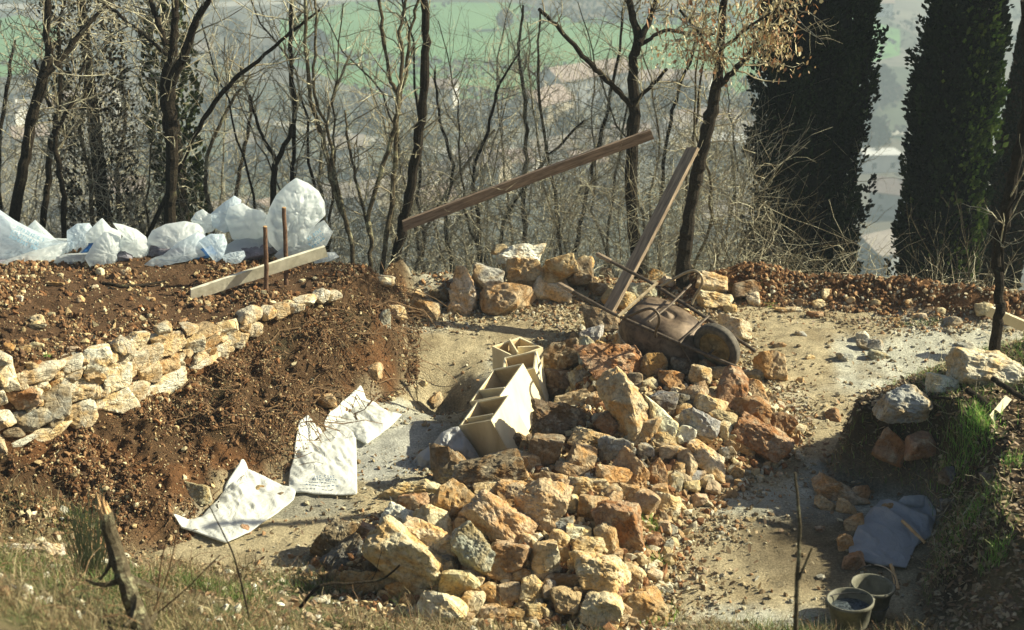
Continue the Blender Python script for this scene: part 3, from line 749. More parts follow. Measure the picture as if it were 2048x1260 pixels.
def auto_label(px, py, w, h, tone, kind="rock"):
    big = max(w, h); size = "big" if big > 95 else "large" if big > 70 else "middling" if big > 48 else "small" if big > 28 else "tiny"
    asp = w / max(h, 1); shp = "flat " if asp > 2.1 else "long " if asp > 1.55 else "upright " if asp < .8 else ""
    L = sorted(LMK, key=lambda l: math.hypot(l[1] - px, (l[2] - py) * 1.3))
    for k in range(4):
        n, lx, ly = L[k]; dx, dy = px - lx, (py - ly) * 1.2
        if math.hypot(dx, dy) < 14 and k == 0: continue
        side = ("right of" if dx > 0 else "left of") if abs(dx) > 1.6 * abs(dy) else ("in front of" if dy > 0 else "behind") if abs(dy) > 1.6 * abs(dx) else \
               (("in front and " if dy > 0 else "behind and ") + ("right of" if dx > 0 else "left of"))
        dist = "just " if math.hypot(dx, dy) < 62 else "well " if math.hypot(dx, dy) > 150 else ""
        lab = f"{size} {shp}{TONE[tone][1]} {kind} {dist}{side} {n}"
        if len(lab.split()) > 16: lab = lab.replace("in front and ", "").replace("behind and ", "")
        if lab not in used_labels:
            used_labels[lab] = 1; return lab
        for m in range(k + 1, 6):
            l2 = lab + ", nearer " + L[m][0].replace("the ", "the ", 1)
            if l2 not in used_labels and len(l2.split()) <= 16:
                used_labels[l2] = 1; return l2
    s2 = random.choice(["pitted", "chipped", "angular", "rough"])
    lab = " ".join(f"{size} {s2} {shp}{TONE[tone][1]} {kind} {side} {n}".split()[:16])
    used_labels[lab] = 1; return lab

_al = auto_label
def auto_label(*a):
    l = _al(*a); w = l.split()
    return l if len(w) <= 16 else ' '.join(w[:16])
def place_rock(px, py, w, h, rot, tone, label=None, group="rocks of the big stone pile", name="rock", cat="rock", seed=None, emb=.18, pile=True, fixed=None, rnd=0.0):
    seed = seed if seed is not None else int(px * 7 + py * 13) % 99991
    rng = RS(seed)
    p = onH(px, py + h * .30, 0.0, pile) if fixed is None else np.array(fixed, float)
    sc = FPX / depth_of(p)
    a = w * 1.06 / 2 / sc; c = h * 1.06 / 2 / sc
    S = (a * 1.0, min(a, c) * rng.uniform(.85, 1.05) + .1 * abs(a - c), c * 1.0)
    sub_ = 5 if max(w, h) > 85 else 4 if max(w, h) > 38 else 3
    V, F = rock_mesh(seed, S, sub_, 1.35 if max(w, h) > 70 else 1.05, rng.rand(), rnd)
    # lay the long axis as in the picture: roll about the line of sight, tilted 24 degrees
    vd = Vector((0, math.cos(math.radians(24)), -math.sin(math.radians(24))))
    q = Quaternion(vd, -math.radians(rot)) @ Quaternion((1, 0, 0), math.radians(-24 + rng.uniform(-8, 8))) @ Quaternion((0, 0, 1), rng.uniform(-.2, .2))
    R = np.array(q.to_matrix()); V = V @ R.T
    if fixed is None:
        # move along the ray so that the centre is on the wanted pixel and the stone sits on what is below it
        d = ray(px, py); t0 = p[1] / d[1]; best = None
        for t in np.arange(t0 - 1.2, t0 + .4, .02):
            ctr = C0 + d * t
            zz = H(np.array([ctr[0]]), np.array([ctr[1]]), pile, False)[0]
            if ctr[2] - zz <= c * (1 - 2 * emb) * .9: best = ctr; break
        ctr = best if best is not None else C0 + d * t0
    else: ctr = p
    me = mesh_np(name, V, F, M['rock'], link=False)
    o = obj(name, me); o.location = ctr
    b_, cn = TONE[tone]; v = rng.uniform(.88, 1.14); o.color = (b_[0] * v, b_[1] * v * rng.uniform(.96, 1.04), b_[2] * v * rng.uniform(.9, 1.1), 1)
    tag(o, label or auto_label(px, py, w, h, tone, cat), cat, group)
    if label: used_labels[label] = 1
    return o
PILE_ROCKS = """819 1122 190 108 -36 C|797 1039 76 58 -20 W|828 984 122 34 2 C|830 1012 74 48 10 R|904 1010 76 72 -35 O|871 1043 74 58 -25 C|861 1090 100 64 -8 C|947 1102 72 96 35 G
668 1084 60 96 -42 B|688 1112 96 46 36 D|742 1134 38 32 0 B|923 1167 78 52 -4 C|885 1217 84 58 -8 W|945 1210 48 60 -15 C|921 1055 40 40 0 T|723 1165 110 50 0 T
1002 1048 156 78 -40 T|1076 1015 92 98 -10 T|1024 986 56 56 0 T|972 986 54 46 15 C|1181 974 98 38 -6 C|1126 979 52 40 0 T|1136 1012 42 38 10 C|1181 1017 60 56 -10 O
1245 1057 124 72 -58 R|1212 1074 46 60 20 O|1286 1008 58 54 0 T|1334 1015 50 46 -20 C|1126 1053 40 28 0 G|1157 1067 58 34 0 W|1117 1079 46 38 -30 C|1090 1117 68 68 0 C
1174 1096 72 44 10 T|1200 1138 112 70 -14 C|1262 1148 48 46 -20 C|1021 1112 72 64 -10 O|986 1112 30 42 10 O|998 1146 58 34 -18 T|976 1188 52 46 -20 T|1020 1186 54 48 5 T
1062 1181 40 56 -8 C|1098 1181 34 46 0 G|1117 1165 54 38 0 B|1136 1200 58 52 0 O|1210 1222 80 74 -20 C|1295 1212 82 56 -22 O|1326 1177 44 20 0 W|990 1229 58 42 0 C
1029 1236 46 38 0 T|1067 1226 38 40 0 T|1083 1148 38 24 -15 T|1120 722 84 58 20 B|1112 770 62 72 -10 B|1157 760 44 38 0 G|1177 706 40 62 10 G|1236 722 108 68 8 R
1303 733 54 56 -15 O|1302 770 32 28 0 C|1250 812 80 142 22 T|1148 802 80 40 15 T|1122 842 124 68 -5 B|1214 849 56 50 -32 R|1300 832 36 52 10 R|1281 866 50 48 0 T
1090 906 70 66 -5 B|1172 880 72 46 -18 T|1228 900 76 54 0 G|1164 920 60 60 -20 T|1262 938 84 54 -52 O|1226 954 70 48 -5 T|1314 946 36 56 -10 R|1138 942 54 34 -25 T
1290 902 36 30 0 G|1326 877 42 32 0 T|1110 962 64 36 -8 T|1325 858 56 52 -25 W|1371 870 46 40 -25 W|1398 848 78 58 -30 G|1326 808 54 50 0 D|1354 804 38 40 -10 D
1388 795 64 44 18 T|1418 812 68 40 -22 C|1445 836 66 32 -18 T|1450 860 28 38 0 C|1462 775 60 72 -22 R|1508 778 44 42 -10 O|1505 818 80 52 -5 R|1518 874 120 70 -24 R
1562 850 50 54 -20 R|1597 860 30 24 -10 C|1490 897 46 24 -25 T|1408 913 78 44 -34 C|1452 906 32 28 0 G|1350 904 54 30 -12 T|1375 926 34 62 10 O|1348 965 36 38 0 G
1410 964 38 30 0 C|1545 738 54 62 0 O|1508 754 44 30 0 G|1402 754 50 48 0 C|1014 887 88 62 -14 B|904 945 78 82 -10 B|985 946 118 66 12 B|1062 925 48 42 0 T
1242 602 68 46 -20 T|1278 582 68 38 0 G|1206 648 66 56 0 B|1180 682 44 50 0 G|1252 680 42 36 0 T|1470 660 70 46 -20 C|1334 905 40 32 0 T|1196 840 30 26 0 T|1345 1008 34 26 0 C
1036 930 40 36 0 O|1040 1150 40 30 0 O|1150 1132 36 30 0 T|1232 1180 40 36 0 R|1170 1180 42 40 -20 B|1256 1200 30 30 0 T|955 1140 34 28 0 T|890 1140 40 34 0 O
930 1030 34 30 0 T|960 1062 30 34 0 O|1040 960 44 30 0 T|1080 960 34 28 0 O|1256 986 40 34 0 O|1225 1000 34 30 0 T|1320 985 34 30 0 O|1356 940 30 34 0 T
1270 760 36 34 0 B|1190 800 40 30 0 T|1070 880 34 30 0 B|1370 820 34 30 0 T|1430 800 30 26 0 O|1480 850 34 30 0 O|1340 760 44 40 0 R|1370 735 44 36 0 B
1330 700 46 36 0 B|1290 690 44 34 0 T|1440 748 40 30 0 T|1536 905 34 22 0 T|780 1090 40 40 0 O|800 1180 50 34 0 O|850 1190 40 30 0 T|1010 1205 34 26 0 O""".replace("\n", "|").split("|")
HERO = {(819, 1122): "largest cream slab of the stone pile, tilted, with a rust underside", (797, 1039): "bright white triangular rock behind the largest cream slab",
 (828, 984): "flat pale slab in front of the grey draped sack's tail", (947, 1102): "pale grey-white boulder leaning right in the lower pile", (1002, 1048): "long tan slab slanting down right in the middle of the pile",
 (1076, 1015): "broad rounded tan boulder right of the long slanting slab", (1245, 1057): "large rust-brown block standing on edge at the pile's right side", (1200, 1138): "big humped cream rock below the standing rust block",
 (1252, 812): "tallest rough pinkish-tan rock in the upper pile", (1122, 842): "big dark brown block to the right of the wooden boxes", (1518, 874): "big rust rock at the right foot of the pile",
 (1236, 722): "rust-orange rock under the barrow's near handle rail", (1545, 738): "square block with a cream top standing alone right of the barrow wheel", (1014, 887): "brown rock lying against the front of the lowest wooden box",
 (904, 945): "dark brown upright rock pinning the grey draped sack", (985, 946): "striped brown rock between the sack and the broad tan boulder", (668, 1084): "dark leaning rock at the pile's far left tip"}
for r in PILE_ROCKS:
    a = r.split(); px, py, w, h, rot = [float(v) for v in a[:5]]
    place_rock(px, py, w, h, rot, a[5], HERO.get((int(px), int(py))), emb=.16 if max(w, h) > 60 else .24)
_pp = [(1170, 660), (1110, 740), (1075, 830), (1030, 885), (890, 955), (770, 1010), (620, 1130), (720, 1205), (860, 1250), (1330, 1250), (1370, 1040), (1450, 970), (1600, 890), (1570, 800), (1490, 750), (1400, 700), (1250, 650)]
_rg = RS(2024); _done = [(float(r.split()[0]), float(r.split()[1]), max(float(r.split()[2]), float(r.split()[3]))) for r in PILE_ROCKS]; _k = 0
while _k < 78:
    px, py = _rg.uniform(600, 1620), _rg.uniform(650, 1250)
    if poly_dist(np.array([px]), np.array([py]), _pp)[0] < 4: continue
    if any(math.hypot(px - a, py - b_) < .40 * s_ for a, b_, s_ in _done): continue
    w = _rg.uniform(20, 36); _done.append((px, py, w)); _k += 1
    place_rock(round(px), round(py), w, w * _rg.uniform(.6, .95), _rg.uniform(-35, 20), "CTTOTCRGB"[_rg.randint(0, 9)], emb=.15)
RIDGE = """926 592 54 100 2 C|1000 602 80 72 -10 O|975 556 64 46 -15 G|1047 545 76 62 -8 T|1040 510 96 40 8 W|1130 534 56 48 25 T|1101 552 42 36 0 O|1101 583 84 48 -8 C
1162 547 54 52 0 B|1171 532 34 30 -20 C|850 620 64 44 -8 O|793 626 38 34 0 C|1184 566 24 22 0 C|1198 580 36 28 0 B|1210 548 26 26 0 B|1427 566 66 38 -15 C|1491 580 54 36 10 B
1433 603 76 36 -8 C|1651 588 14 24 0 C|1636 608 28 18 0 C|1600 606 18 17 0 O|1818 606 22 16 0 T|1966 620 32 26 0 C|1310 552 40 26 0 O|1460 618 30 20 0 T|1508 598 26 30 10 C|880 590 34 28 0 B|830 590 26 20 0 T|1000 500 30 22 0 T|1340 566 26 20 0 C|1700 600 20 14 0 C|1752 606 22 16 0 T|1880 622 24 16 0 C""".replace("\n", "|").split("|")
HR = {(926, 592): "tall cream stone standing upright at the left of the ridge", (1000, 602): "squat orange boulder right of the upright cream stone", (1040, 510): "flat white stone topmost on the ridge heap", (1047, 545): "blocky tan boulder directly under the flat white stone", (1433, 603): "long striped cream rock behind the barrow wheel"}
ridge_z = {(1040, 510): 14.62, (1047, 545): 14.50, (1130, 534): 14.45, (975, 556): 14.4, (1162, 547): 14.5, (1171, 532): 14.55, (1101, 552): 14.45, (1000, 500): 14.8}
for r in RIDGE:
    a = r.split(); px, py, w, h, rot = [float(v) for v in a[:5]]; k = (int(px), int(py))
    fx = None
    if k in ridge_z: fx = atY(px, py, ridge_z[k])
    place_rock(px, py, w, h, rot, a[5], HR.get(k), "rocks along the back ridge", fixed=fx, emb=.2)
LOOSE = """1690 716 36 20 0 G|1755 714 48 18 0 G|1724 674 28 22 0 W|1740 690 50 22 0 G|1665 830 34 26 0 R|1630 630 34 16 0 R|1576 620 46 12 0 C|1839 632 26 13 0 C|1908 644 36 24 0 G|1900 664 24 10 0 G
1560 690 26 14 0 T|1600 668 22 12 0 G|1460 664 30 18 0 C|1808 812 96 70 -10 G|1975 745 146 82 -12 W|1885 773 62 42 0 W|1671 984 88 44 -22 T|1785 905 62 44 -30 R|1843 890 58 46 0 R|1783 1022 42 30 -15 O
1710 1048 40 32 0 O|1690 1088 38 42 0 O|1708 1125 48 38 0 R|1720 990 40 40 0 R|1650 1010 50 26 -35 O|1690 1018 36 26 -20 O|1620 716 22 14 0 C|1545 800 24 14 0 T|1600 760 18 12 0 C|1790 640 20 12 0 T
490 1062 26 20 -10 R|520 982 34 20 5 T|552 996 40 14 30 B|70 1104 124 34 4 W|748 743 28 36 -10 T|768 641 26 46 -10 G|786 622 40 20 0 C|650 800 38 28 0 O|873 799 28 22 30 T|845 768 20 16 0 C|762 560 38 20 0 W|400 990 44 40 0 G|830 1168 16 12 0 O
75 640 26 22 10 C|74 654 36 14 0 G|39 597 17 14 0 W|115 570 34 13 0 T|75 693 28 18 -8 C|47 700 30 14 5 T|15 696 24 18 0 T|145 699 28 15 0 T|324 614 20 11 0 O|160 600 15 17 20 C|225 690 20 16 0 O|20 600 16 12 0 C|190 575 14 12 0 C|250 545 24 12 0 O|300 600 22 12 0 C|420 650 18 14 0 T|590 600 18 12 0 C|640 570 14 10 0 C|330 650 14 12 0 T|60 730 26 14 0 O|200 545 22 18 -25 W|160 735 18 12 0 T
2010 660 30 14 0 G|1930 690 30 12 0 G|1850 745 22 10 0 G|1500 1040 20 12 0 T|1445 1010 22 16 0 R|1560 950 14 10 0 C|1640 1060 20 14 0 B|1600 1110 18 12 0 B|1900 1010 40 26 0 D|1900 950 40 34 0 D|1980 960 34 26 0 D""".replace("\n", "|").split("|")
HL = {(1808, 812): "rounded grey boulder at the right bank's edge above the hollow", (1975, 745): "big white lumpy rock beside the right-hand tree trunk", (1671, 984): "flat tan stone propped at the hollow's left edge",
      (1783, 1022): "orange stone weighing down the top of the blue plastic sheet", (490, 1062): "small rust stone on the front of the lower sack", (70, 1104): "long flat whitish stone low at the picture's left edge",
      (768, 641): "grey slab standing in the end of the red bank", (520, 982): "rounded tan stone lying on the lower sack", (552, 996): "thin dark stone lying on the right side of the lower sack"}
for r in LOOSE:
    a = r.split(); px, py, w, h, rot = [float(v) for v in a[:5]]; k = (int(px), int(py))
    place_rock(px, py, w, h, rot, a[5], HL.get(k), "loose stones on the ground", "loose_stone", "stone", emb=.3, rnd=.4)

# ---- dry stone wall: one thing, its fitted stones are parts
WS = """35 630 120 130 W|30 530 75 70 C|250 640 280 115 T|75 690 90 95 T|495 570 145 100 C|485 628 105 52 C|670 545 190 185 W|815 440 85 95 C|815 515 90 80 T|925 405 115 95 W|950 520 235 135 T|1150 430 195 130 C|1290 430 115 115 W
1270 322 75 60 T|1380 342 155 80 O|1525 325 125 90 W|1400 412 115 75 O|1480 450 155 120 C|1590 400 105 90 T|1120 565 155 105 O|980 612 140 125 T|160 780 155 140 R|10 780 65 110 W|355 790 190 190 G|550 735 195 150 C|660 660 100 80 T
790 650 175 170 W|780 810 225 160 W|540 890 220 210 C|365 915 105 90 G|30 930 125 130 C|205 930 205 180 G|920 740 165 145 T|1090 700 245 150 W|1350 585 290 170 C|250 1055 390 130 W|15 1110 50 180 T|85 1010 115 65 B|440 680 70 60 C|700 740 60 60 T
1668 238 130 90 T|1685 330 100 100 T|1795 225 90 70 T|1870 205 100 100 O|1970 186 80 70 C|2045 142 110 60 C|2140 118 80 80 C|2230 105 70 55 T|1100 330 90 60 T|1330 500 90 60 T|300 700 80 60 C|600 640 60 50 O|880 620 60 60 T|1010 500 60 50 T|1430 380 50 40 T""".replace("\n", "|").split("|")
wd = empty("dry_stone_wall", (-3.2, 10.6, .5))
tag(wd, "curved dry stone retaining wall of pale limestone below the red soil terrace", "stone wall")
_rw = RS(31); _wc = [[float(v) for v in r.split()[:4]] for r in WS]; _n = 0
while _n < 30:
    _x = _rw.uniform(20, 1650); _top = np.interp(_x, [0, 400, 900, 1500, 1700], [600, 560, 420, 330, 240]); _bot = np.interp(_x, [0, 300, 700, 1200, 1500, 1700], [1120, 1060, 880, 720, 540, 330]); _y = _rw.uniform(_top, _bot)
    if any(abs(_x - c[0]) < .42 * c[2] and abs(_y - c[1]) < .42 * c[3] for c in _wc): continue
    _w = _rw.uniform(45, 85); _wc.append([_x, _y, _w, _w * .7]); WS.append(f"{_x:.0f} {_y:.0f} {_w:.0f} {_w * _rw.uniform(.55, .9):.0f} {'TCOT'[_n % 4]}"); _n += 1
for r in WS:
    a = r.split(); zx, zy, w, h = [float(v) for v in a[:4]]; px, py, w, h = zx / 3.316, 560 + zy / 3.316, w / 3.316, h / 3.316
    d = ray(px, py); t = np.arange(8.5, 16, .01); P = C0 + d[None] * t[:, None]
    dl, par = seg_info(P[:, 0], P[:, 1], WALL); k = np.nonzero(dl > -.01)[0][0]; p = P[k]; i = int(min(par[k], 4.99))
    dv = np.array(WALL[i + 1]) - np.array(WALL[i]); ang = math.atan2(dv[1], dv[0]) * .75; sc = FPX / depth_of(p)
    rng = RS(int(zx * 3 + zy)); foreshort = .86
    S = (w / 2 / sc / foreshort * 1.17, max(.10, .5 * min(w, h) / sc) * .9, h / 2 / sc / .98 * 1.13)
    V, F = rock_mesh(int(zx * 7 + zy * 3), S, 4 if w > 18 else 3, .85, 1.0, .25)
    slope = -.10 + rng.normal(0, .05)
    R = np.array((Quaternion((0, 0, 1), ang) @ Quaternion((0, 1, 0), slope * 1.2)).to_matrix()); V = V @ R.T
    me = mesh_np("stone", V, F, M['rock'], link=False); o = obj("stone", me, wd)
    nrm = np.array([dv[1], -dv[0]]) / np.hypot(*dv)
    o.location = Vector(p + np.array([-nrm[0], -nrm[1], 0]) * S[1] * .45) - wd.location
    b_, _ = TONE[a[4]]; b_ = (.56, .50, .37) if a[4] == 'T' else (.64, .60, .47) if a[4] == 'C' else b_; v = rng.uniform(.8, 1.1); o.color = (b_[0] * v, b_[1] * v, b_[2] * v, 1)

# ================================================================== BAGS
def bag_shape(outline, front, back, mat, name, pc, ctr, ax_u, ax_v, ax_n, seed, folds=.02, nr=26, na=110, root=None, pleat=9):
    """closed pillow: outline in (u,v) metres round ctr, bulging by front/back along ax_n (towards the viewer is +)"""
    O = np.array(outline, float); n = len(O); rng = RS(seed)
    a = np.linspace(0, 1, na, endpoint=False) * n; i = a.astype(int); f = (a - i)[:, None]
    # resample polygon with slightly rounded corners
    Pn = O[i % n] * (1 - f) + O[(i + 1) % n] * f
    Pn = (np.roll(Pn, 1, 0) + 8 * Pn + np.roll(Pn, -1, 0)) / 10
    V = []; rr = np.sin(np.linspace(0, 1, nr) * math.pi / 2)
    c0 = Pn.mean(0)
    off = rng.uniform(0, 20, 3)
    def layer(sgn, bul):
        out = []
        for r in rr:
            q = c0 + (Pn - c0) * r
            bb = bul * np.clip(1 - r ** 1.7, 0, 1) ** .75
            p3 = np.stack([q[:, 0] * 6, q[:, 1] * 6, np.full(na, sgn * 2.0)], -1) + off
            th = np.arctan2(q[:, 1] - c0[1], q[:, 0] - c0[0])
            fold = folds * (1 - np.abs(fbm(p3, 1.5, 4, .6)) * 1.8) + folds * .8 * np.sin(th * pleat + 4 * vn(p3 * .5)) * r ** 2
            w = np.clip((1 - r) * 6, 0, 1)
            out.append(ctr[None] + q[:, :1] * ax_u + q[:, 1:] * ax_v + (sgn * (bb + fold * w))[:, None] * ax_n)
        return out
    A = layer(1, front); B = layer(-1, back)
    V = np.concatenate(A + B[:-1]); nA = nr * na
    F = []
    j = np.arange(na); j2 = (j + 1) % na
    for k in range(nr - 1): F.append(np.stack([k * na + j, (k + 1) * na + j, (k + 1) * na + j2, k * na + j2], -1))
    for k in range(nr - 1):
        r1 = nA + k * na; r2 = (nA + (k + 1) * na) if k + 1 < nr - 1 else (nr - 1) * na
        F.append(np.stack([r1 + j, r1 + j2, r2 + j2, r2 + j], -1))
    me_F = np.concatenate(F)
    V = V - pc
    o = mesh_np(name, V, me_F, mat, smooth=True, parent=root)
    return o, (A, nr, na)
CAMV = np.array([0, -CP, SP])
def standing_bag(pts, Y, front, back, mat, label, seed, fill=None, prints=(), folds=.013, base=None, name="plastic_bag", group="white plastic bags heaped on the terrace", pleat=9):
    """a bag seen from the outline pts (photo pixels), standing at depth Y"""
    c = np.mean(pts, 0)
    if Y > 11.5: Y = onH(c[0], 527, 0, False)[1] + (Y - 12.15) * .8; Y = min(Y, 13.45)        # stand it on the terrace
    ctr = atY(c[0], c[1], Y); sc = FPX / depth_of(ctr)
    yaw = (.30 + .35 * ((seed * .618) % 1)) if Y > 11.5 else 0.1
    k_ = math.cos(yaw); wd = 1.06 if seed < 30 else 1
    out = [((x_ - c[0]) / sc / k_ * wd, (c[1] - y_) / sc) for x_, y_ in pts]
    root = empty(name, (ctr[0], ctr[1], ctr[2] - max((max(p[1] for p in pts) - c[1]) / sc, .05))); tag(root, label, "bag", group)
    u = np.array([math.cos(yaw), math.sin(yaw), 0]); nn = np.array([math.sin(yaw), -math.cos(yaw), .10]); nn /= np.linalg.norm(nn); v = np.cross(nn * -1, u) * -1; v = v if v[2] > 0 else -v
    body, (A, nr, na) = bag_shape(out, front, back, mat, "sack", np.array(root.location), ctr, u, v, nn, seed, folds, root=root, pleat=pleat)
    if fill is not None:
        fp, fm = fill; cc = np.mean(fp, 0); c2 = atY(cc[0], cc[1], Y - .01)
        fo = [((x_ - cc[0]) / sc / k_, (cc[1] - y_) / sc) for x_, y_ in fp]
        bag_shape(fo, front * 1.45, back * .8, fm, "contents", np.array(root.location), c2, u, v, nn, seed + 5, .012, 14, 60, root=root)  # grey lower piece, its colour partly standing in for shade
    for (r0, r1, a0, a1, pm) in prints:
        V, F = [], []
        rows = range(int(r0 * nr), int(r1 * nr)); cols_ = [int(q * na) % na for q in np.linspace(a0, a1, max(3, int((a1 - a0) * na)))]
        for r in rows:
            for q in cols_: V.append(A[r][q] + nn * .006)
        m_ = len(cols_)
        for i in range(len(rows) - 1):
            for j in range(m_ - 1): F.append([i * m_ + j, i * m_ + j + 1, (i + 1) * m_ + j + 1, (i + 1) * m_ + j])
        mesh_np("printed_patch", np.array(V) - np.array(root.location), np.array(F), pm, parent=root, smooth=True)
    standing_bag.u = u; return root, ctr, sc, nn
def glyph_lines(root, P0, ux, uy, n_, rows, mat, seed, name="printed_lettering"):
    """rows of small letter-like strokes on a surface; rows = (y, height, x0, x1, count)"""
    rng = RS(seed); mb = MB()
    for (yy, hh, x0, x1, cnt) in rows:
        step = (x1 - x0) / cnt
        for i in range(cnt):
            if rng.rand() < .12: continue
            a = x0 + step * i; w = step * .62; t = step * .20
            for (sx, sy, sw, sh) in random.Random(seed * 31 + i).sample([(0, 0, t, hh), (w - t, 0, t, hh), (0, 0, w, t), (0, hh - t, w, t), (0, hh * .45, w, t)], 3):
                o = P0(a + sx, yy + sy)
                mb.box(o, ux * sw, uy * sh, n_ * .002)
    return mb.build(name, mat, root)
# left to right (pixels from the photo)
b1 = standing_bag([(-60, 440), (-20, 408), (8, 404), (36, 438), (62, 462), (100, 492), (132, 500), (122, 520), (92, 540), (60, 528), (0, 535), (-50, 528)], 12.45, .13, .14, M['plastic'], "big clear bag with pale blue lettering at the picture's left edge", 1)
r1, c1, s1, n1 = b1; u1 = standing_bag.u; Z_ = np.array([0, 0, 1.0])
cs, sn = math.cos(-.62), math.sin(-.62)
glyph_lines(r1, lambda a, b_: c1 + n1 * .155 + (a * cs - b_ * sn) * u1 + (a * sn + b_ * cs) * Z_, cs * u1 + sn * Z_, -sn * u1 + cs * Z_, n1,
            [(.10, .035, -.14, .16, 12), (.045, .035, -.16, .14, 11), (0, .03, -.15, .18, 12)], M['lightblue'], 5)
standing_bag([(62, 452), (80, 436), (98, 462), (116, 488), (136, 482), (134, 505), (104, 522), (76, 500)], 12.6, .10, .10, M['plastic_w'], "pointed white bag behind the big lettered bag", 2)
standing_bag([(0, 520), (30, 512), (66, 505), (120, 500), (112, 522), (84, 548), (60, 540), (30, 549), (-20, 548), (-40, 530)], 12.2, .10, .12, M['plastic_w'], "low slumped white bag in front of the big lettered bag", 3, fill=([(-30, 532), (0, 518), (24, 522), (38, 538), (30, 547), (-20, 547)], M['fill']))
standing_bag([(140, 458), (158, 446), (178, 448), (184, 462), (182, 482), (166, 500), (144, 504), (138, 480)], 12.7, .08, .08, M['plastic'], "thin clear bag standing behind the tied white bags", 4)
standing_bag([(178, 462), (208, 436), (220, 458), (236, 470), (232, 500), (196, 505), (160, 502), (178, 486)], 12.55, .09, .09, M['plastic_w'], "pointed cream bag with a blue printed patch", 6, prints=[(.35, .8, .72, .90, M['blue'])])
standing_bag([(112, 526), (122, 508), (138, 504), (180, 508), (208, 502), (216, 520), (200, 532), (160, 530), (128, 535), (112, 534)], 12.25, .09, .1, M['plastic_w'], "long low white bag lying before the tied bags", 7)
standing_bag([(178, 508), (196, 480), (216, 462), (236, 478), (243, 500), (230, 510), (228, 528), (208, 535), (184, 528)], 12.2, .11, .11, M['plastic_w'], "tied white bag with a gathered neck", 8, pleat=14)
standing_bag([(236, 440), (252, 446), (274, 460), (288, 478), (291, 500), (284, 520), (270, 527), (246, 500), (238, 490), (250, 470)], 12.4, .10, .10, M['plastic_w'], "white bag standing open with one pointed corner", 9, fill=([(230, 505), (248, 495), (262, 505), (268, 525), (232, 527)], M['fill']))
standing_bag([(300, 476), (312, 456), (336, 446), (370, 444), (392, 452), (405, 468), (398, 495), (360, 520), (310, 522), (292, 505)], 12.5, .15, .15, M['plastic_w'], "round-topped bulging white bag with a grey lower part", 10, fill=([(292, 505), (304, 480), (350, 482), (392, 486), (396, 505), (360, 524), (300, 524)], M['fill']))
standing_bag([(296, 520), (312, 508), (330, 506), (360, 484), (392, 470), (404, 480), (424, 524), (398, 528), (350, 525), (312, 530)], 12.2, .10, .1, M['plastic'], "crumpled bluish bag lying below the round-topped bag", 11, prints=[(.4, .85, .55, .72, M['blue'])])
standing_bag([(386, 436), (396, 422), (408, 417), (418, 428), (430, 432), (436, 450), (420, 466), (394, 466)], 12.75, .08, .08, M['plastic_w'], "small white bag peaking behind the round-topped bag", 12)
standing_bag([(426, 424), (450, 404), (470, 392), (482, 402), (476, 430), (470, 460), (446, 466), (426, 450)], 12.7, .09, .09, M['plastic'], "half clear bag with a bluish torn top", 13)
standing_bag([(458, 430), (466, 408), (490, 404), (504, 418), (520, 424), (536, 444), (534, 480), (500, 486), (466, 474)], 12.6, .11, .10, M['plastic_w'], "bright white bag high in the middle of the heap", 14)
standing_bag([(402, 478), (424, 466), (448, 470), (452, 490), (442, 518), (428, 527), (416, 505)], 12.2, .07, .08, M['plastic'], "narrow pale blue bag hanging between two full bags", 15)
standing_bag([(452, 486), (490, 466), (530, 474), (560, 482), (562, 512), (530, 522), (494, 526), (450, 520)], 12.4, .13, .14, M['plastic_w'], "full bag with a grey lower part under the bright white bag", 16, fill=([(450, 505), (470, 480), (520, 482), (556, 492), (556, 514), (500, 526), (452, 520)], M['fill']))
standing_bag([(448, 508), (462, 504), (486, 504), (488, 516), (478, 528), (460, 529), (450, 520)], 12.1, .05, .05, M['plastic'], "small crumpled clear bag lying at the front of the heap", 17)
standing_bag([(535, 440), (546, 410), (560, 385), (580, 366), (597, 355), (618, 368), (636, 386), (645, 410), (645, 436), (628, 452), (612, 470), (602, 500), (560, 508), (540, 480)], 12.55, .15, .13, M['plastic_w'], "tallest white bag, puffed up to a point above the two stakes", 18, folds=.03)
b2 = standing_bag([(556, 500), (584, 474), (614, 468), (646, 446), (660, 474), (646, 500), (600, 512), (566, 518)], 12.45, .09, .09, M['plastic_w'], "white bag with faded blue lettering at the right end of the heap", 19)
r2, c2, s2, n2_ = b2; u2 = standing_bag.u; cs, sn = math.cos(.5), math.sin(.5)
glyph_lines(r2, lambda a, b_: c2 + n2_ * .11 + (a * cs - b_ * sn) * u2 + (a * sn + b_ * cs) * Z_, cs * u2 + sn * Z_, -sn * u2 + cs * Z_, n2_,
            [(.04, .035, .02, .19, 7), (-.01, .03, .0, .19, 8), (-.05, .025, -.12, .18, 9)], M['lightblue'], 15)
standing_bag([(628, 512), (648, 504), (668, 506), (676, 518), (656, 524), (630, 524)], 12.5, .06, .06, M['plastic_w'], "small white bag just right of the limewashed board's end", 20)

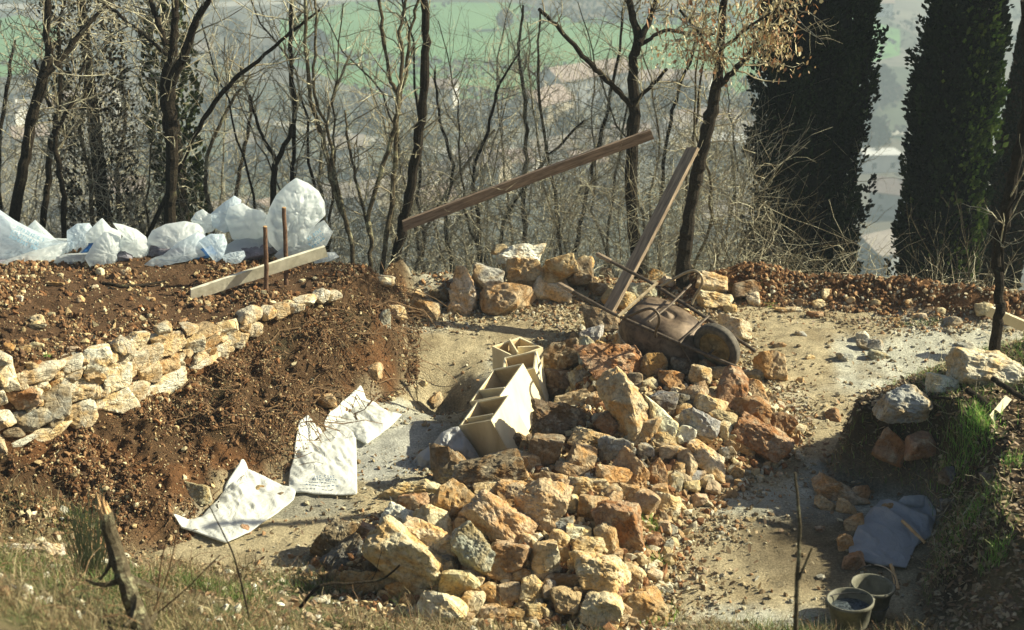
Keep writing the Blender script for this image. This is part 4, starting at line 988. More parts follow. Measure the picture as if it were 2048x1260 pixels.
def ground_bag(pts, label, seed, mat, puff=.035, lifts={}, name="plastic_sack", cat="sack", group="sacks on the trench floor", thick=.008, wr=.013, cen=None, wf=5.0):
    """an empty sack lying on the ground: closed two-layer sheet following the ground"""
    W = np.array([onH(a, b_, 0, False)[:2] for a, b_ in pts]); n = len(W); L = np.array([lifts.get(i, 0) for i in range(n)])
    na, nr = 130, 30; a = np.linspace(0, 1, na, endpoint=False) * n; i = a.astype(int); f = (a - i)
    Q = W[i % n] * (1 - f)[:, None] + W[(i + 1) % n] * f[:, None]; LL = L[i % n] * (1 - f) + L[(i + 1) % n] * f
    c = (onH(*cen, 0, False)[:2] if cen else Q.mean(0)); rr = np.linspace(0, 1, nr) ** .9; top, bot = [], []
    for r in rr:
        q = c + (Q - c) * r; g0 = H(q[:, 0], q[:, 1], False, True) * .5 + H(q[:, 0], q[:, 1], False, False) * .5 + .026
        p3 = np.stack([(q[:, 0] + q[:, 1] * .6) * 1.6, (q[:, 1] - q[:, 0] * .5) * .55, np.full(na, seed * 3.0)], -1)
        wv = wr * (1 - 1.8 * np.abs(fbm(p3, wf, 3))) + .5 * wr * fbm(p3, wf * 3, 2)
        z = g0 + puff * (1 - r ** 2) * np.clip(.8 + .35 * fbm(p3, 2.2, 2), 0, 2) + np.maximum(wv * np.clip((1 - r) * 5 + .25, 0, 1), -.006) + LL * r ** 3
        top.append(np.stack([q[:, 0], q[:, 1], z + thick], -1)); bot.append(np.stack([q[:, 0], q[:, 1], np.minimum(g0, z) + LL * r ** 3 * .98], -1))
    V = np.concatenate(top + bot); j = np.arange(na); j2 = (j + 1) % na; F = []
    for k in range(nr - 1):
        F.append(np.stack([k * na + j, (k + 1) * na + j, (k + 1) * na + j2, k * na + j2], -1))
        F.append(np.stack([(nr + k) * na + j, (nr + k) * na + j2, (nr + k + 1) * na + j2, (nr + k + 1) * na + j], -1))
    F.append(np.stack([(nr - 1) * na + j, (2 * nr - 1) * na + j, (2 * nr - 1) * na + j2, (nr - 1) * na + j2], -1))
    root = empty(name, (c[0], c[1], ground_z(*c))); tag(root, label, cat, group)
    mesh_np("sheet", V - np.array(root.location), np.concatenate(F), mat, smooth=True, parent=root)
    return root, top
ra, ta = ground_bag([(600, 856), (618, 850), (634, 862), (662, 866), (690, 850), (712, 866), (714, 940), (715, 996), (640, 995), (577, 992), (580, 950), (590, 900)], "flat white printed sack with soil on it, lying upright in the picture", 31, M['plastic_f'], .03, {0: .03, 1: .05, 4: .02}, cen=(650, 925))
pA, pB, pC = onH(612, 985, .03, False), onH(692, 985, .03, False), onH(612, 945, .03, False)
ux = (pB - pA) / np.linalg.norm(pB - pA); uy = (pC - pA) / np.linalg.norm(pC - pA); W_ = np.linalg.norm(pB - pA)
glyph_lines(ra, lambda a, b_: np.array([*(pA + ux * a + uy * b_)[:2], 0]) + np.array([0, 0, 0.070 + ground_z(*(pA + ux * a + uy * b_)[:2])]), ux, uy, np.array([0, 0, 1]),
            [(.165, .035, W_ * .12, W_ * .42, 4), (.165, .035, W_ * .48, W_ * .82, 5), (.125, .020, W_ * .22, W_ * .80, 10), (.085, .008, W_ * .0, W_ * .75, 16), (.03, .014, 0, W_ * .38, 5), (.03, .014, W_ * .55, W_ * .85, 3)], M['ink'], 9)
ground_bag([(648, 858), (662, 830), (690, 812), (722, 792), (752, 812), (778, 832), (804, 838), (780, 862), (734, 894), (712, 884), (690, 870)], "white sack with a lifted pointed corner and a bluish shade", 32, M['plastic_f'], .05, {3: .05, 6: .02}, cen=(725, 845))
ground_bag([(348, 1046), (405, 1040), (450, 985), (488, 950), (530, 968), (566, 980), (594, 986), (588, 1006), (545, 1040), (500, 1070), (452, 1094), (400, 1075)], "white sack spread open with a few stones on it", 33, M['plastic_f'], .03, {3: .10, 4: .04, 0: .02}, cen=(480, 1025))
ground_bag([(1738, 1030), (1760, 1008), (1800, 1012), (1850, 1000), (1872, 1030), (1860, 1080), (1830, 1100), (1812, 1142), (1760, 1140), (1700, 1120), (1696, 1105), (1716, 1060)], "blue plastic sheet spread in the shaded pit behind the buckets", 34, M['plastic_b'], .05, {}, "plastic_sheet", "plastic sheet", "things in the shaded pit", cen=(1780, 1075), wr=.045, wf=2.4)
standing_bag([(1796, 1000), (1806, 990), (1840, 989), (1872, 996), (1874, 1012), (1856, 1026), (1812, 1026), (1798, 1016)], 9.95, .07, .07, M['plastic_g'], "folded grey sack at the back of the shaded pit", 35, name="folded_sack", group="things in the shaded pit", folds=.008)
standing_bag([(918, 850), (905, 852), (884, 862), (868, 884), (838, 904), (818, 930), (806, 958), (786, 972), (800, 978), (850, 972), (905, 984), (950, 980), (975, 950), (950, 900)], 10.75, .12, .12, M['plastic_g'], "grey draped sack slumped against the lowest wooden box, tail to the left", 36, name="draped_sack", group="sacks on the trench floor", folds=.032, pleat=5)

# ================================================================== WOODEN MOULD BOXES
def unit(v): v = np.array(v, float); return v / np.linalg.norm(v)
def mould(FL, e1, e2, s1, s2, h, label, dividers=(), thick=.015):
    e1, e2 = unit(e1), np.array(e2, float); e2 = unit(e2 - e1 * np.dot(e1, e2)); n = np.cross(e1, e2)
    FL = np.array(FL, float); root = empty("mould_box", FL + (e1 * s1 + e2 * s2) / 2 - n * h); tag(root, label, "wooden box", "wooden mould boxes leaning on the stone pile")
    def brd(o, a, b, c, name, m=M['pine']):
        mb = MB(); mb.box(o, a, b, c); return mb.build(name, m, root)
    t = thick; dn = -n * h
    brd(FL, e1 * s1, e2 * t, dn, "side_board", M["pine2"]); brd(FL + e2 * (s2 - t), e1 * s1, e2 * t, dn, "side_board")
    brd(FL + e2 * t, e1 * t, e2 * (s2 - 2 * t), dn - n * .004, "side_board"); brd(FL + e2 * t + e1 * (s1 - t), e1 * t, e2 * (s2 - 2 * t), dn + n * .003, "side_board")
    for a_, b_, c_ in ((FL + e1 * t + e2 * t - n * .012, e1 * (s1 - 2 * t), e2 * .004), (FL + e1 * t + e2 * (s2 - t - .004) - n * .012, e1 * (s1 - 2 * t), e2 * .004), (FL + e1 * t + e2 * (t + .005) - n * .012, e2 * (s2 - 2 * t - .01), e1 * .004), (FL + e1 * (s1 - t - .004) + e2 * (t + .005) - n * .012, e2 * (s2 - 2 * t - .01), e1 * .004)):
        brd(a_, b_, c_, -n * (h - t - .02), "inner_lining", M['pine_in'])
    brd(FL + e1 * t + e2 * t - n * (h - t), e1 * (s1 - 2 * t), e2 * (s2 - 2 * t), -n * (t - .004), "base_board", M['pine_in'])
    for (a0, b0, a1, b1, up, dp) in dividers:                       # from (a0,b0) to (a1,b1) across the opening
        P = FL + e1 * s1 * a0 + e2 * s2 * b0; Q = FL + e1 * s1 * a1 + e2 * s2 * b1; w = unit(np.cross(Q - P, n))
        brd(P + n * up, Q - P, w * t * .9, -n * dp, "divider_board")
    return root
E1, E2 = (.8, -.47, .376), (.39, .83, .23)
mould(atY(918, 852, 10.85), E1, E2, .34, .36, .42, "lowest and nearest wooden box, tilted, its bright side facing right", [(.08, .3, .9, .3, .0, .1)])
mould(atY(939, 804, 11.25), E1, E2, .33, .50, .46, "middle wooden box with the broadest sunlit white side", [(.05, .35, .95, .28, .004, .30)])
mould(atY(1003, 752, 11.72), (.94, -.10, .28), (-.12, .95, .05), .31, .34, .42, "wooden box wedged between the middle box and the stones", [(.1, .6, .9, .55, -.08, .1)])
mould(atY(1030, 714, 12.12), (.76, .62, .02), (-.66, .76, .0), .34, .34, .40, "highest wooden box, upright, with a board across its open top", [(.12, .05, .55, .93, .03, .34), (.5, .5, .93, .2, .004, .1)])

# ================================================================== WHEELBARROW, lying upside down
LB, WB = 1.85, .65
BX = unit((.8, -.52, -.285)); BY = np.array((.59, .79, .18)); BY = unit(BY - BX * np.dot(BX, BY)); BT = -np.cross(BX, BY); 
if BT[2] > 0: BT = -BT
BO = atY(1118, 568, 12.35)
def B3(x, y, t): return BO + BX * x + BY * y + BT * t
bar = empty("wheelbarrow", B3(1.0, .3, .3)); tag(bar, "rusty steel wheelbarrow lying upside down on top of the stone pile", "wheelbarrow")
mb = MB()
def ring(k):
    """bottom (0) to rim (1)"""
    f = math.sin(min(k, 1) * math.pi / 2) ** .8; cx, cy = .97 + .05 * k, WB / 2
    hx, hy, t = .10 + .31 * f, .06 + .26 * f, -.03 + .31 * (1 - math.cos(k * math.pi / 2)) ** 1.1
    out = []
    for a in np.linspace(0, 2 * math.pi, 49)[:-1]:
        c, s = math.cos(a), math.sin(a); e = .62
        u = abs(c) ** e * (1 if c > 0 else -1); v = abs(s) ** e * (1 if s > 0 else -1)
        X_ = cx + u * hx; Y_ = cy + v * hy
        out.append(B3(X_, Y_, t + .10 * k * (X_ - .9)))
    return np.array(out)
def shell(off, flip):
    rs = []; ks = [0, .12, .24, .36, .48, .6, .72, .84, .93, 1]
    r0 = ring(0); c = r0.mean(0) - BT * .02
    for q in (.0, .35, .7, .92): rs.append(c + (r0 - c) * q + BT * (off + .02 * q))
    for k in ks: rs.append(ring(k) + BT * off)
    V = np.concatenate(rs); j = np.arange(48); j2 = (j + 1) % 48; F = []
    for k in range(len(rs) - 1): F.append(np.stack([k * 48 + j, (k + 1) * 48 + j, (k + 1) * 48 + j2, k * 48 + j2], -1))
    return V, np.concatenate(F)
V, F = shell(0, 0); mb.add(V, F); V, F = shell(.007, 1); mb.add(V, F[:, ::-1])
tray = mb.build("tray", M['steel'], bar, smooth=True)
mb = MB(); rr = ring(1); mb.tube(np.vstack([rr, rr[:2]]), .010, 6, False); wp = mb.build("tray_rim", M['rimtube'], bar)
for y0, y1, nm in ((0, .17, 0), (WB, WB - .17, 1)):
    mb = MB(); P = [B3(.14, y0, 0), B3(.6, y0, 0), B3(1.25, y0 + (y1 - y0) * .45, 0), B3(LB - .02, y1, .0)]; mb.tube(P, .017, 8); mb.build("handle_rail", M['tubes'], bar)
    mb = MB(); mb.tube([B3(-.01, y0, 0), B3(.01, y0, 0), B3(.14, y0, 0), B3(.16, y0, 0)], [.014, .023, .024, .018], 8); mb.build("grip", M['oldwood'], bar)
    sy = -.03 if nm == 0 else .03
    leg = [(.70, 0, .0), (.78, sy, -.10), (.90, sy * 2, -.25), (.98, sy * 2, -.315), (1.05, sy * 2, -.30), (1.08, sy * 2, -.22), (1.06, sy, -.08), (1.06, 0, 0)]
    P, R = smooth_path([B3(a, y0 + b_, c_) for a, b_, c_ in leg], [.013] * 8, 4); mb = MB(); mb.tube(P, R, 8); mb.build("leg", M['rimtube'] if nm else M['tubes'], bar)
mb = MB(); mb.tube([B3(.98, -.05, -.16), B3(1.0, .3, -.17), B3(.98, WB + .05, -.16)], .011, 7); mb.build("brace", M['tubes'], bar)
mb = MB(); mb.box(B3(.655, -.02, -.01), BX * .022, BY * (WB + .04), -BT * .018); mb.build("cross_bar", M['rimtube'], bar)
mb = MB(); mb.tube([B3(1.27, .06, -.02), B3(1.27, WB - .06, -.02)], .012, 7); mb.tube([B3(1.26, .09, .0), B3(1.50, .07, .20)], .009, 6); mb.tube([B3(1.26, WB - .09, .0), B3(1.45, WB - .06, .2)], .009, 6); mb.build("front_stay", M['tubes'], bar)
# wheel
wc = B3(1.53, WB / 2 - .03, .02); wax = unit(BY + .05 * BX); wu = unit(BX - wax * np.dot(BX, wax)); wv = np.cross(wax, wu)
whl = empty("wheel", wc); whl.parent = bar; whl.location = Vector(wc) - bar.location
def lathe(prof, ctr, ax, u, v, n=40):
    V = []; m = len(prof)
    for a in np.linspace(0, 2 * math.pi, n, endpoint=False):
        d = u * math.cos(a) + v * math.sin(a)
        for r, h in prof: V.append(ctr + d * r + ax * h)
    F = []
    for i in range(n):
        for k in range(m - 1):
            F.append([i * m + k, ((i + 1) % n) * m + k, ((i + 1) % n) * m + k + 1, i * m + k + 1])
    return np.array(V), np.array(F)
Rw = .232
prof = [(Rw * .66, -.030), (Rw * .72, -.045), (Rw * .86, -.050), (Rw * .96, -.038), (Rw * .985, -.03), (Rw * 1.0, -.012), (Rw * .985, 0), (Rw * 1.0, .012), (Rw * .985, .03), (Rw * .96, .038), (Rw * .86, .050), (Rw * .72, .045), (Rw * .66, .030), (Rw * .66, -.030)]
V, F = lathe(prof, wc * 0, wax, wu, wv, 56); mesh_np("tyre", V, F, M['rubber'], smooth=True, parent=whl)
prof = [(.001, -.055), (.028, -.055), (.03, -.03), (Rw * .35, -.012), (Rw * .52, -.016), (Rw * .60, -.034), (Rw * .67, -.036), (Rw * .67, .036), (Rw * .60, .034), (Rw * .52, .016), (Rw * .35, .012), (.03, .03), (.028, .055), (.001, .055)]
V, F = lathe(prof, wc * 0, wax, wu, wv, 40); mesh_np("rim", V, F, M['rim'], smooth=True, parent=whl)
mb = MB(); mb.tube([wc - wax * .17, wc + wax * .17], .011, 7); mb.build("axle", M['tubes'], bar)

# ================================================================== BOARDS AND STAKES
def board(name, A, B, w, t, mat, label, wdir=(0, .2, 1), cat="plank", group=None, notch=0):
    A, B = np.array(A, float), np.array(B, float); d = unit(B - A); wv = np.array(wdir, float); wv = unit(wv - d * np.dot(wv, d)); nn = np.cross(d, wv)
    mid = (A + B) / 2; root = tag(empty(name, mid), label, cat, group); L = np.linalg.norm(B - A); k = 24; V = []; rng = RS(int(abs(A[0]) * 977) % 9999)
    # slightly bowed, ends cut a little off square
    for i in range(k + 1):
        s = i / k; c = A + d * L * s + nn * .012 * math.sin(s * math.pi) * L * .5
        cut = (.012 if i == 0 else -.008 if i == k else 0); j = rng.normal(0, .0012, 4)
        ww = w * (.72 if (notch and s < notch) else 1)
        V += [c - wv * w / 2 - nn * t / 2 - d * cut + wv * j[0], c + wv * (ww - w / 2) - nn * t / 2 + d * cut + wv * j[1], c + wv * (ww - w / 2) + nn * t / 2 + d * cut + wv * j[2], c - wv * w / 2 + nn * t / 2 - d * cut + wv * j[3]]
    F = [[i * 4 + a, i * 4 + (a + 1) % 4, i * 4 + 4 + (a + 1) % 4, i * 4 + 4 + a] for i in range(k) for a in range(4)] + [[3, 2, 1, 0], [k * 4, k * 4 + 1, k * 4 + 2, k * 4 + 3]]
    # board-aligned local frame so that the grain runs along it
    R = Matrix((d, nn, wv)).transposed(); root.rotation_euler = R.to_euler()
    V = (np.array(V) - mid) @ np.array(R)
    mesh_np("timber", V, np.array(F), mat, parent=root); return root
board("plank", atY(806, 452, 14.62), atY(1304, 268, 15.12), .120, .035, M['brownwood'], "long brown plank slanting up from the leaning trunk across to the next oak")
board("plank", atZ(1195, 662, .16), atY(1386, 296, 14.25), .165, .035, M['oldwood'], "wide weathered plank leaning steeply on the right oak's trunk", wdir=(1, -.25, .4))
pl = onH(384, 598, 0, False); pr_ = onH(650, 560, 0, False)
Yl = pl[1] - .06; Yr = Yl + .58
board("board", atY(381, 590, Yl), atY(652, 502, Yr), .125, .028, M['whitewood'], "limewashed board on edge beside two stakes on the terrace", cat="board", wdir=(0, .32, 1))
board("board", atY(1978, 622, 13.15), atY(2075, 664, 12.9), .115, .03, M['pine'], "short pale board fixed across the right-hand trunk", cat="board")
def stake(px, y0, y1, Y, r, label):
    top, bot = atY(px, y0, Y), atY(px, y1, Y); gz = ground_z(bot[0], bot[1]); bot[2] = min(bot[2], gz - .05)
    root = tag(empty("stake", bot), label, "stake", "stakes beside the limewashed board"); rng = RS(int(px))
    P, R = smooth_path([bot, bot * .5 + top * .5 + np.array([.006, 0, 0]), top], [r * 1.05, r, r * .95], 6, .0015, rng)
    mb = MB(); mb.tube(P, R, 10); mb.build("shaft", M['stake'], root)
    mb = MB(); mb.tube([P[-1] + [0, 0, .001], P[-1] + [0, 0, .008]], [r * .9, r * .82], 10); mb.build("cut_top", M['cutwood'], root)
Ym = Yl + .58 * (530 - 381) / 271
stake(530, 454, 560, Ym - .075, .021, "nearer stake, standing in front of the limewashed board")
stake(568, 416, 512, Yl + .58 * (568 - 381) / 271 + .10, .021, "taller stake, standing behind the limewashed board")

# ================================================================== BUCKETS
def bucket(px, py, label, tilt, fill, s=1.0, hook=0):
    c = atZ(px, py, .26 * s); g0 = ground_z(c[0], c[1]); c[2] = g0 + .255 * s
    root = tag(empty("bucket", (c[0], c[1], g0)), label, "bucket", "buckets standing in the shaded pit")
    ax = unit((tilt[0], tilt[1], 1)); u = unit(np.cross((0, 1, 0), ax)); v = np.cross(ax, u); rt, rb, h = .148 * s, .112 * s, .26 * s
    prof = [(.001, -h), (rb, -h), (rb + .3 * (rt - rb), -h * .7), (rt - .002, -.03), (rt + .008, -.028), (rt + .010, -.004), (rt + .004, .002), (rt - .004, -.002), (rt - .010, -.03), (rb, -h + .01), (.001, -h + .01)]
    V, F = lathe(prof, c - np.array(root.location), ax, u, v, 48); mesh_np("pail", V, F, M['bucket'], smooth=True, parent=root)
    V, F = lathe([(.001, -fill - .004), (rt * .5, -fill + .004), (rt * .90, -fill)], c - np.array(root.location), ax, u, v, 40); V += RS(4).normal(0, .0015, V.shape)
    mesh_np("contents", V, F, M['water'], smooth=True, parent=root)
    mb = MB(); P = []
    for a in np.linspace(0, math.pi, 17):
        dd = u * math.cos(a) * (rt + .014) + v * math.sin(a) * (rt * .75 if hook == 0 else .02) + ax * (math.sin(a) * (-.02 if hook == 0 else .14)); P.append(c + dd)
    mb.tube(P, .0035, 6); mb.build("handle", M['wire'], root)
    for sg in (-1, 1):
        mb = MB(); o = c + u * sg * (rt + .004) - v * .018 - ax * .045; mb.box(o, u * sg * .012, v * .036, ax * .04); mb.build("lug", M['bucket'], root)
bucket(1700, 1203, "front bucket holding dark wet mortar, at the bottom edge", (-.06, .04), .07, 1.0)
bucket(1746, 1166, "rear bucket with its wire handle raised, next to the blue sheet", (.03, .02), .14, .95, 1)

# ================================================================== TREES
def grow(mb, P, R, rng, n, L, r0, up=.35, level=1, tmb=None, start=.15, leafpts=None, depthk=1.0):
    """side branches with twigs along a limb"""
    P = np.asarray(P); m = len(P)
    for _ in range(n):
        s = rng.uniform(start, 1) * (m - 1.001); i = int(s); p = P[i] * (1 - (s - i)) + P[i + 1] * (s - i); d = unit(P[i + 1] - P[i] + 1e-9)
        r = rng.normal(size=3); r[1] *= depthk; r = unit(np.cross(d, r)); q = unit(r + d * rng.uniform(.2, .9) + np.array([0, 0, up]))
        l = L * rng.uniform(.4, 1.15); k = 5 if level else 4; pts = [p]; dd = q
        for j in range(k):
            dd = unit(dd + rng.normal(0, .22, 3) + np.array([0, 0, up * .25])); pts.append(pts[-1] + dd * l / k)
        rr = min(r0, R[min(i, len(R) - 1)] * .6) if np.ndim(R) else r0
        mb.tube(pts, np.linspace(rr, rr * .30, k + 1), 4 if level else 3, False)
        if leafpts is not None and rng.rand() < .6: leafpts.append(pts[-1]); leafpts.append(pts[-2])
        if level > 0:
            grow(tmb or mb, pts, np.linspace(rr, rr * .3, k + 1), rng, rng.randint(3, 7), l * .45, max(rr * .5, .0022), up * .6, level - 1, tmb, .15, leafpts, depthk)
def tree(label, limbs, Y, bark='bark', twigs=14, L=.7, seed=1, wig=.02, name="bare_tree", leaf=False, twl=1, cat="tree", group=None, up=.35, base=True, twig_r=.009):
    """limbs: list of (list of (px,py,width_px), Y offset at the tip)"""
    rng = RS(seed); root = None; mbB = MB(); lp = [] if leaf else None
    for li, (pts, dy) in enumerate(limbs):
        k = len(pts); W = []; R = []
        for j, (a, b_, w) in enumerate(pts):
            y = Y + dy * j / max(k - 1, 1); p = atY(a, b_, y); W.append(p); R.append(w * .46 * depth_of(p) / FPX)
        if li == 0:
            b0 = W[0].copy(); gz = ground_z(b0[0], b0[1])
            if base and gz < b0[2] - .02:
                d = unit(W[0] - W[1]); f = (b0[2] - gz + .1) / max(-d[2], .5); W.insert(0, b0 + d * f); W[0][1] = b0[1]; R.insert(0, R[0] * 1.12)
            elif base: W[0][2] = min(W[0][2], gz - .03)
            root = tag(empty(name, W[0]), label, cat, group)
        W, R = smooth_path(W, R, 5, wig * .35, rng)
        mb = MB(); mb.tube(W, R * (1 + .06 * rng.normal(size=len(R))), 10, True); mb.build("trunk" if li == 0 else "limb", M[bark], root)
        grow(mbB, W, R, rng, int(twigs * (1 if li == 0 else .7)), L, twig_r, up, twl, None, .28 if li == 0 else .1, lp)
    if mbB.n: mbB.build("branches", M['twig'], root)
    return root, lp
OAKS = "bare oaks and saplings along the edge"
tree("leftmost bare oak, leaning right with a forked top", [([(30, 430, 24), (48, 330, 24), (62, 250, 24), (82, 170, 24), (98, 110, 18), (92, 60, 16), (100, -20, 14)], .2), ([(82, 165, 16), (120, 120, 14), (165, 60, 12), (230, -10, 8)], .5)], 15.6, seed=2, twigs=22, L=.9, group=OAKS)
tree("slim dark tree just right of the leftmost oak", [([(84, 450, 14), (96, 370, 14), (100, 310, 13), (112, 240, 12), (120, 160, 9), (118, 60, 7), (130, -10, 5)], .3), ([(100, 215, 9), (90, 170, 7), (70, 120, 5)], .2)], 15.9, seed=3, twigs=20, L=.8, group=OAKS)
tree("thin crooked tree behind the pointed cream bag", [([(128, 470, 12), (126, 380, 12), (112, 300, 11), (118, 250, 9), (150, 190, 7), (170, 120, 5)], .3)], 15.7, seed=4, twigs=18, L=.8, group=OAKS)
tree("stout dark forked oak behind the round-topped bag", [([(340, 450, 27), (342, 380, 26), (343, 300, 28), (338, 230, 30), (334, 165, 32), (345, 110, 20), (350, 50, 17), (352, -20, 14)], .2), ([(338, 170, 22), (362, 125, 20), (385, 60, 17), (415, 5, 13), (440, -30, 10)], -.3),
      ([(332, 90, 13), (318, 50, 12), (300, 0, 10)], .2), ([(334, 110, 9), (290, 70, 9), (250, 40, 8), (200, 0, 6)], .6)], 15.2, seed=5, twigs=20, L=.9, group=OAKS)
tree("long thin limb arching right from behind the forked oak", [([(352, 352, 10), (380, 290, 10), (430, 205, 11), (480, 150, 10), (540, 100, 8), (590, 58, 7), (640, 20, 4)], -.4)], 15.5, seed=6, twigs=22, L=.7, group=OAKS)
tree("thin dark tree behind the tallest white bag, left one", [([(546, 400, 14), (552, 330, 13), (580, 270, 10), (590, 220, 9), (582, 120, 8), (584, 0, 6)], .2), ([(552, 320, 9), (520, 260, 7), (500, 190, 5)], .3)], 15.8, seed=7, twigs=22, L=.8, group=OAKS)
tree("thin tree rising behind the tallest white bag's point", [([(584, 400, 10), (586, 320, 9), (588, 220, 8), (580, 100, 7), (582, -10, 5)], .2)], 16.2, seed=8, twigs=20, L=.8, group=OAKS)
tree("slender pale sapling at the terrace end, leftmost of three", [([(706, 550, 10), (702, 480, 10), (682, 420, 10), (660, 340, 10), (640, 260, 10), (622, 200, 9), (612, 110, 8), (610, -10, 6)], .1), ([(694, 450, 8), (672, 360, 8), (655, 260, 7), (628, 190, 7), (630, 90, 6), (632, -10, 5)], .2)], 14.4, 'bark2', seed=9, twigs=16, L=.6, group="pale saplings at the terrace end")
tree("slender pale sapling at the terrace end, middle of three", [([(738, 562, 10), (742, 480, 10), (738, 430, 10), (760, 350, 10), (785, 270, 11), (796, 200, 12), (780, 150, 8), (766, 70, 8), (756, -10, 7)], .1), ([(796, 200, 9), (806, 120, 8), (800, 60, 7), (815, -10, 6)], .2), ([(740, 470, 7), (720, 390, 7), (700, 300, 6), (690, 220, 5)], .3)], 14.5, 'bark2', seed=10, twigs=15, L=.6, group="pale saplings at the terrace end")
tree("slender pale sapling at the terrace end, rightmost of three", [([(764, 552, 11), (772, 480, 11), (785, 390, 11), (792, 300, 10), (796, 220, 9), (812, 150, 8), (820, 70, 7), (840, -10, 6)], .1)], 14.6, 'bark2', seed=11, twigs=16, L=.6, group="pale saplings at the terrace end")
tree("dark leaning trunk carrying the lower end of the brown plank", [([(772, 612, 21), (786, 545, 21), (802, 470, 22), (818, 390, 22), (832, 310, 22), (844, 220, 21), (850, 120, 20), (850, 40, 18), (848, -30, 16)], .0)], 14.8, seed=12, twigs=12, L=.7, group=OAKS)
tree("dark oak behind the upper end of the brown plank, with a bare side limb", [([(1274, 530, 26), (1266, 450, 26), (1262, 380, 27), (1264, 300, 27), (1268, 210, 26), (1266, 130, 22), (1276, 70, 18), (1262, 20, 16), (1256, -30, 14)], .1), ([(1262, 212, 12), (1235, 180, 13), (1200, 145, 12), (1165, 110, 11), (1120, 60, 10), (1078, 18, 8)], -.6),
      ([(1274, 200, 9), (1300, 175, 8), (1334, 138, 7)], -.3), ([(1278, 85, 15), (1300, 40, 13), (1318, -20, 11)], .2), ([(1280, 90, 9), (1330, 62, 9), (1380, 66, 8), (1430, 68, 7)], .2)], 15.7, seed=13, twigs=10, L=.6, leaf=False, group=OAKS)
rt, lp = tree("right oak hung with withered brown leaves, a plank leaning on it", [([(1364, 592, 32), (1368, 520, 30), (1376, 450, 28), (1392, 360, 28), (1408, 290, 28), (1424, 220, 27), (1434, 160, 24), (1442, 90, 19), (1446, 20, 17), (1452, -30, 15)], .0), ([(1436, 172, 14), (1470, 140, 12), (1500, 105, 11), (1530, 60, 9), (1560, 10, 7)], -.4),
      ([(1442, 100, 8), (1490, 60, 7), (1540, 30, 6), (1590, 16, 4)], -.8), ([(1440, 130, 8), (1400, 70, 7), (1360, 20, 6)], -.4)], 14.55, seed=14, twigs=22, L=.65, leaf=True, group=OAKS, up=.1)
lp = np.array([p for p in lp if p[2] > 2.5 and project(p)[0] < 1610]); rng = RS(77)
if len(lp):
    q = lp[rng.randint(0, len(lp), 2300)] + rng.normal(0, .08, (2300, 3)); o = leaves("leaves", q[:, 0] - rt.location.x, q[:, 1] - rt.location.y, rng.uniform(.010, .024, 2300), palette(2300, rng, [(.50, .42, .22), (.62, .55, .33), (.34, .24, .12), (.36, .18, .08)]), 78, 0, q[:, 2] - rt.location.z, parent=rt, kind=None, tilt=1.2)
tree("dark bent trunk standing on the path near the right edge", [([(1990, 726, 24), (1992, 670, 24), (2000, 610, 22), (1996, 560, 20), (1994, 500, 22), (2010, 430, 24), (2028, 350, 26), (2050, 250, 26), (2056, 120, 24), (2052, 0, 22)], .0), ([(2006, 556, 7), (2004, 490, 6), (2020, 420, 5), (2050, 370, 4)], -.2)], float(onH(1990, 726)[1]), seed=15, twigs=6, L=.6, group=OAKS)
SAP = "saplings behind the ridge"
SL = [([(960, 520, 10), (955, 430, 9), (948, 350, 8), (975, 260, 7), (1000, 170, 6), (1040, 100, 4)], "sapling curving right behind the middle of the brown plank"), ([(1048, 500, 11), (1046, 400, 11), (1052, 300, 10), (1048, 200, 9), (1040, 110, 7), (1046, 10, 5)], "straight dense sapling in the middle of the view"),
      ([(1150, 500, 9), (1170, 400, 9), (1195, 300, 9), (1215, 220, 8), (1235, 120, 7), (1250, 0, 5)], "pale sapling leaning right just left of the side-limbed oak"), ([(1120, 500, 8), (1110, 380, 8), (1086, 260, 7), (1076, 130, 6), (1080, 20, 4)], "sapling leaning left between the two oaks' limb tips"),
      ([(1320, 500, 8), (1322, 400, 8), (1330, 310, 8), (1352, 200, 7), (1385, 110, 6), (1400, 30, 4)], "pale sapling between the plank-bearing oaks"), ([(1420, 540, 8), (1450, 470, 7), (1470, 390, 6), (1462, 300, 5)], "low sapling right of the leaf-bearing oak"),
      ([(900, 510, 9), (890, 420, 8), (905, 330, 8), (880, 240, 6), (870, 140, 5)], "thin sapling right of the plank-bearing leaning trunk"), ([(650, 440, 8), (640, 330, 8), (660, 220, 7), (700, 110, 5)], "thin sapling behind the pale saplings"),
      ([(470, 420, 9), (480, 330, 8), (500, 230, 7), (480, 130, 5)], "sapling behind the bright white bag"), ([(420, 420, 9), (412, 330, 9), (440, 250, 8), (500, 150, 5)], "sapling leaning right behind the small peaked bag"), ([(240, 440, 10), (236, 340, 9), (250, 240, 8), (240, 120, 6)], "sapling inside the tangled thicket on the left"), ([(186, 440, 9), (180, 350, 9), (160, 250, 8), (180, 130, 6)], "sapling left of the tangled thicket"), ([(2, 420, 12), (-4, 320, 11), (10, 200, 9), (30, 80, 6)], "sapling cut by the picture's left edge"),
      ([(836, 520, 8), (862, 440, 7), (930, 330, 7), (990, 260, 5)], "sapling crossing behind the brown plank's lower part"), ([(1000, 520, 8), (1010, 440, 8), (1080, 330, 7), (1170, 240, 5)], "sapling leaning far right behind the plank's middle")]
for i, (pts, lab) in enumerate(SL):
    tree(lab, [(pts, .5)], 16.4 + (i * 37 % 11) * .22, 'bark2' if i % 2 else 'bark', 26, .75, 100 + i, .03, "sapling", group=SAP, twig_r=.006)
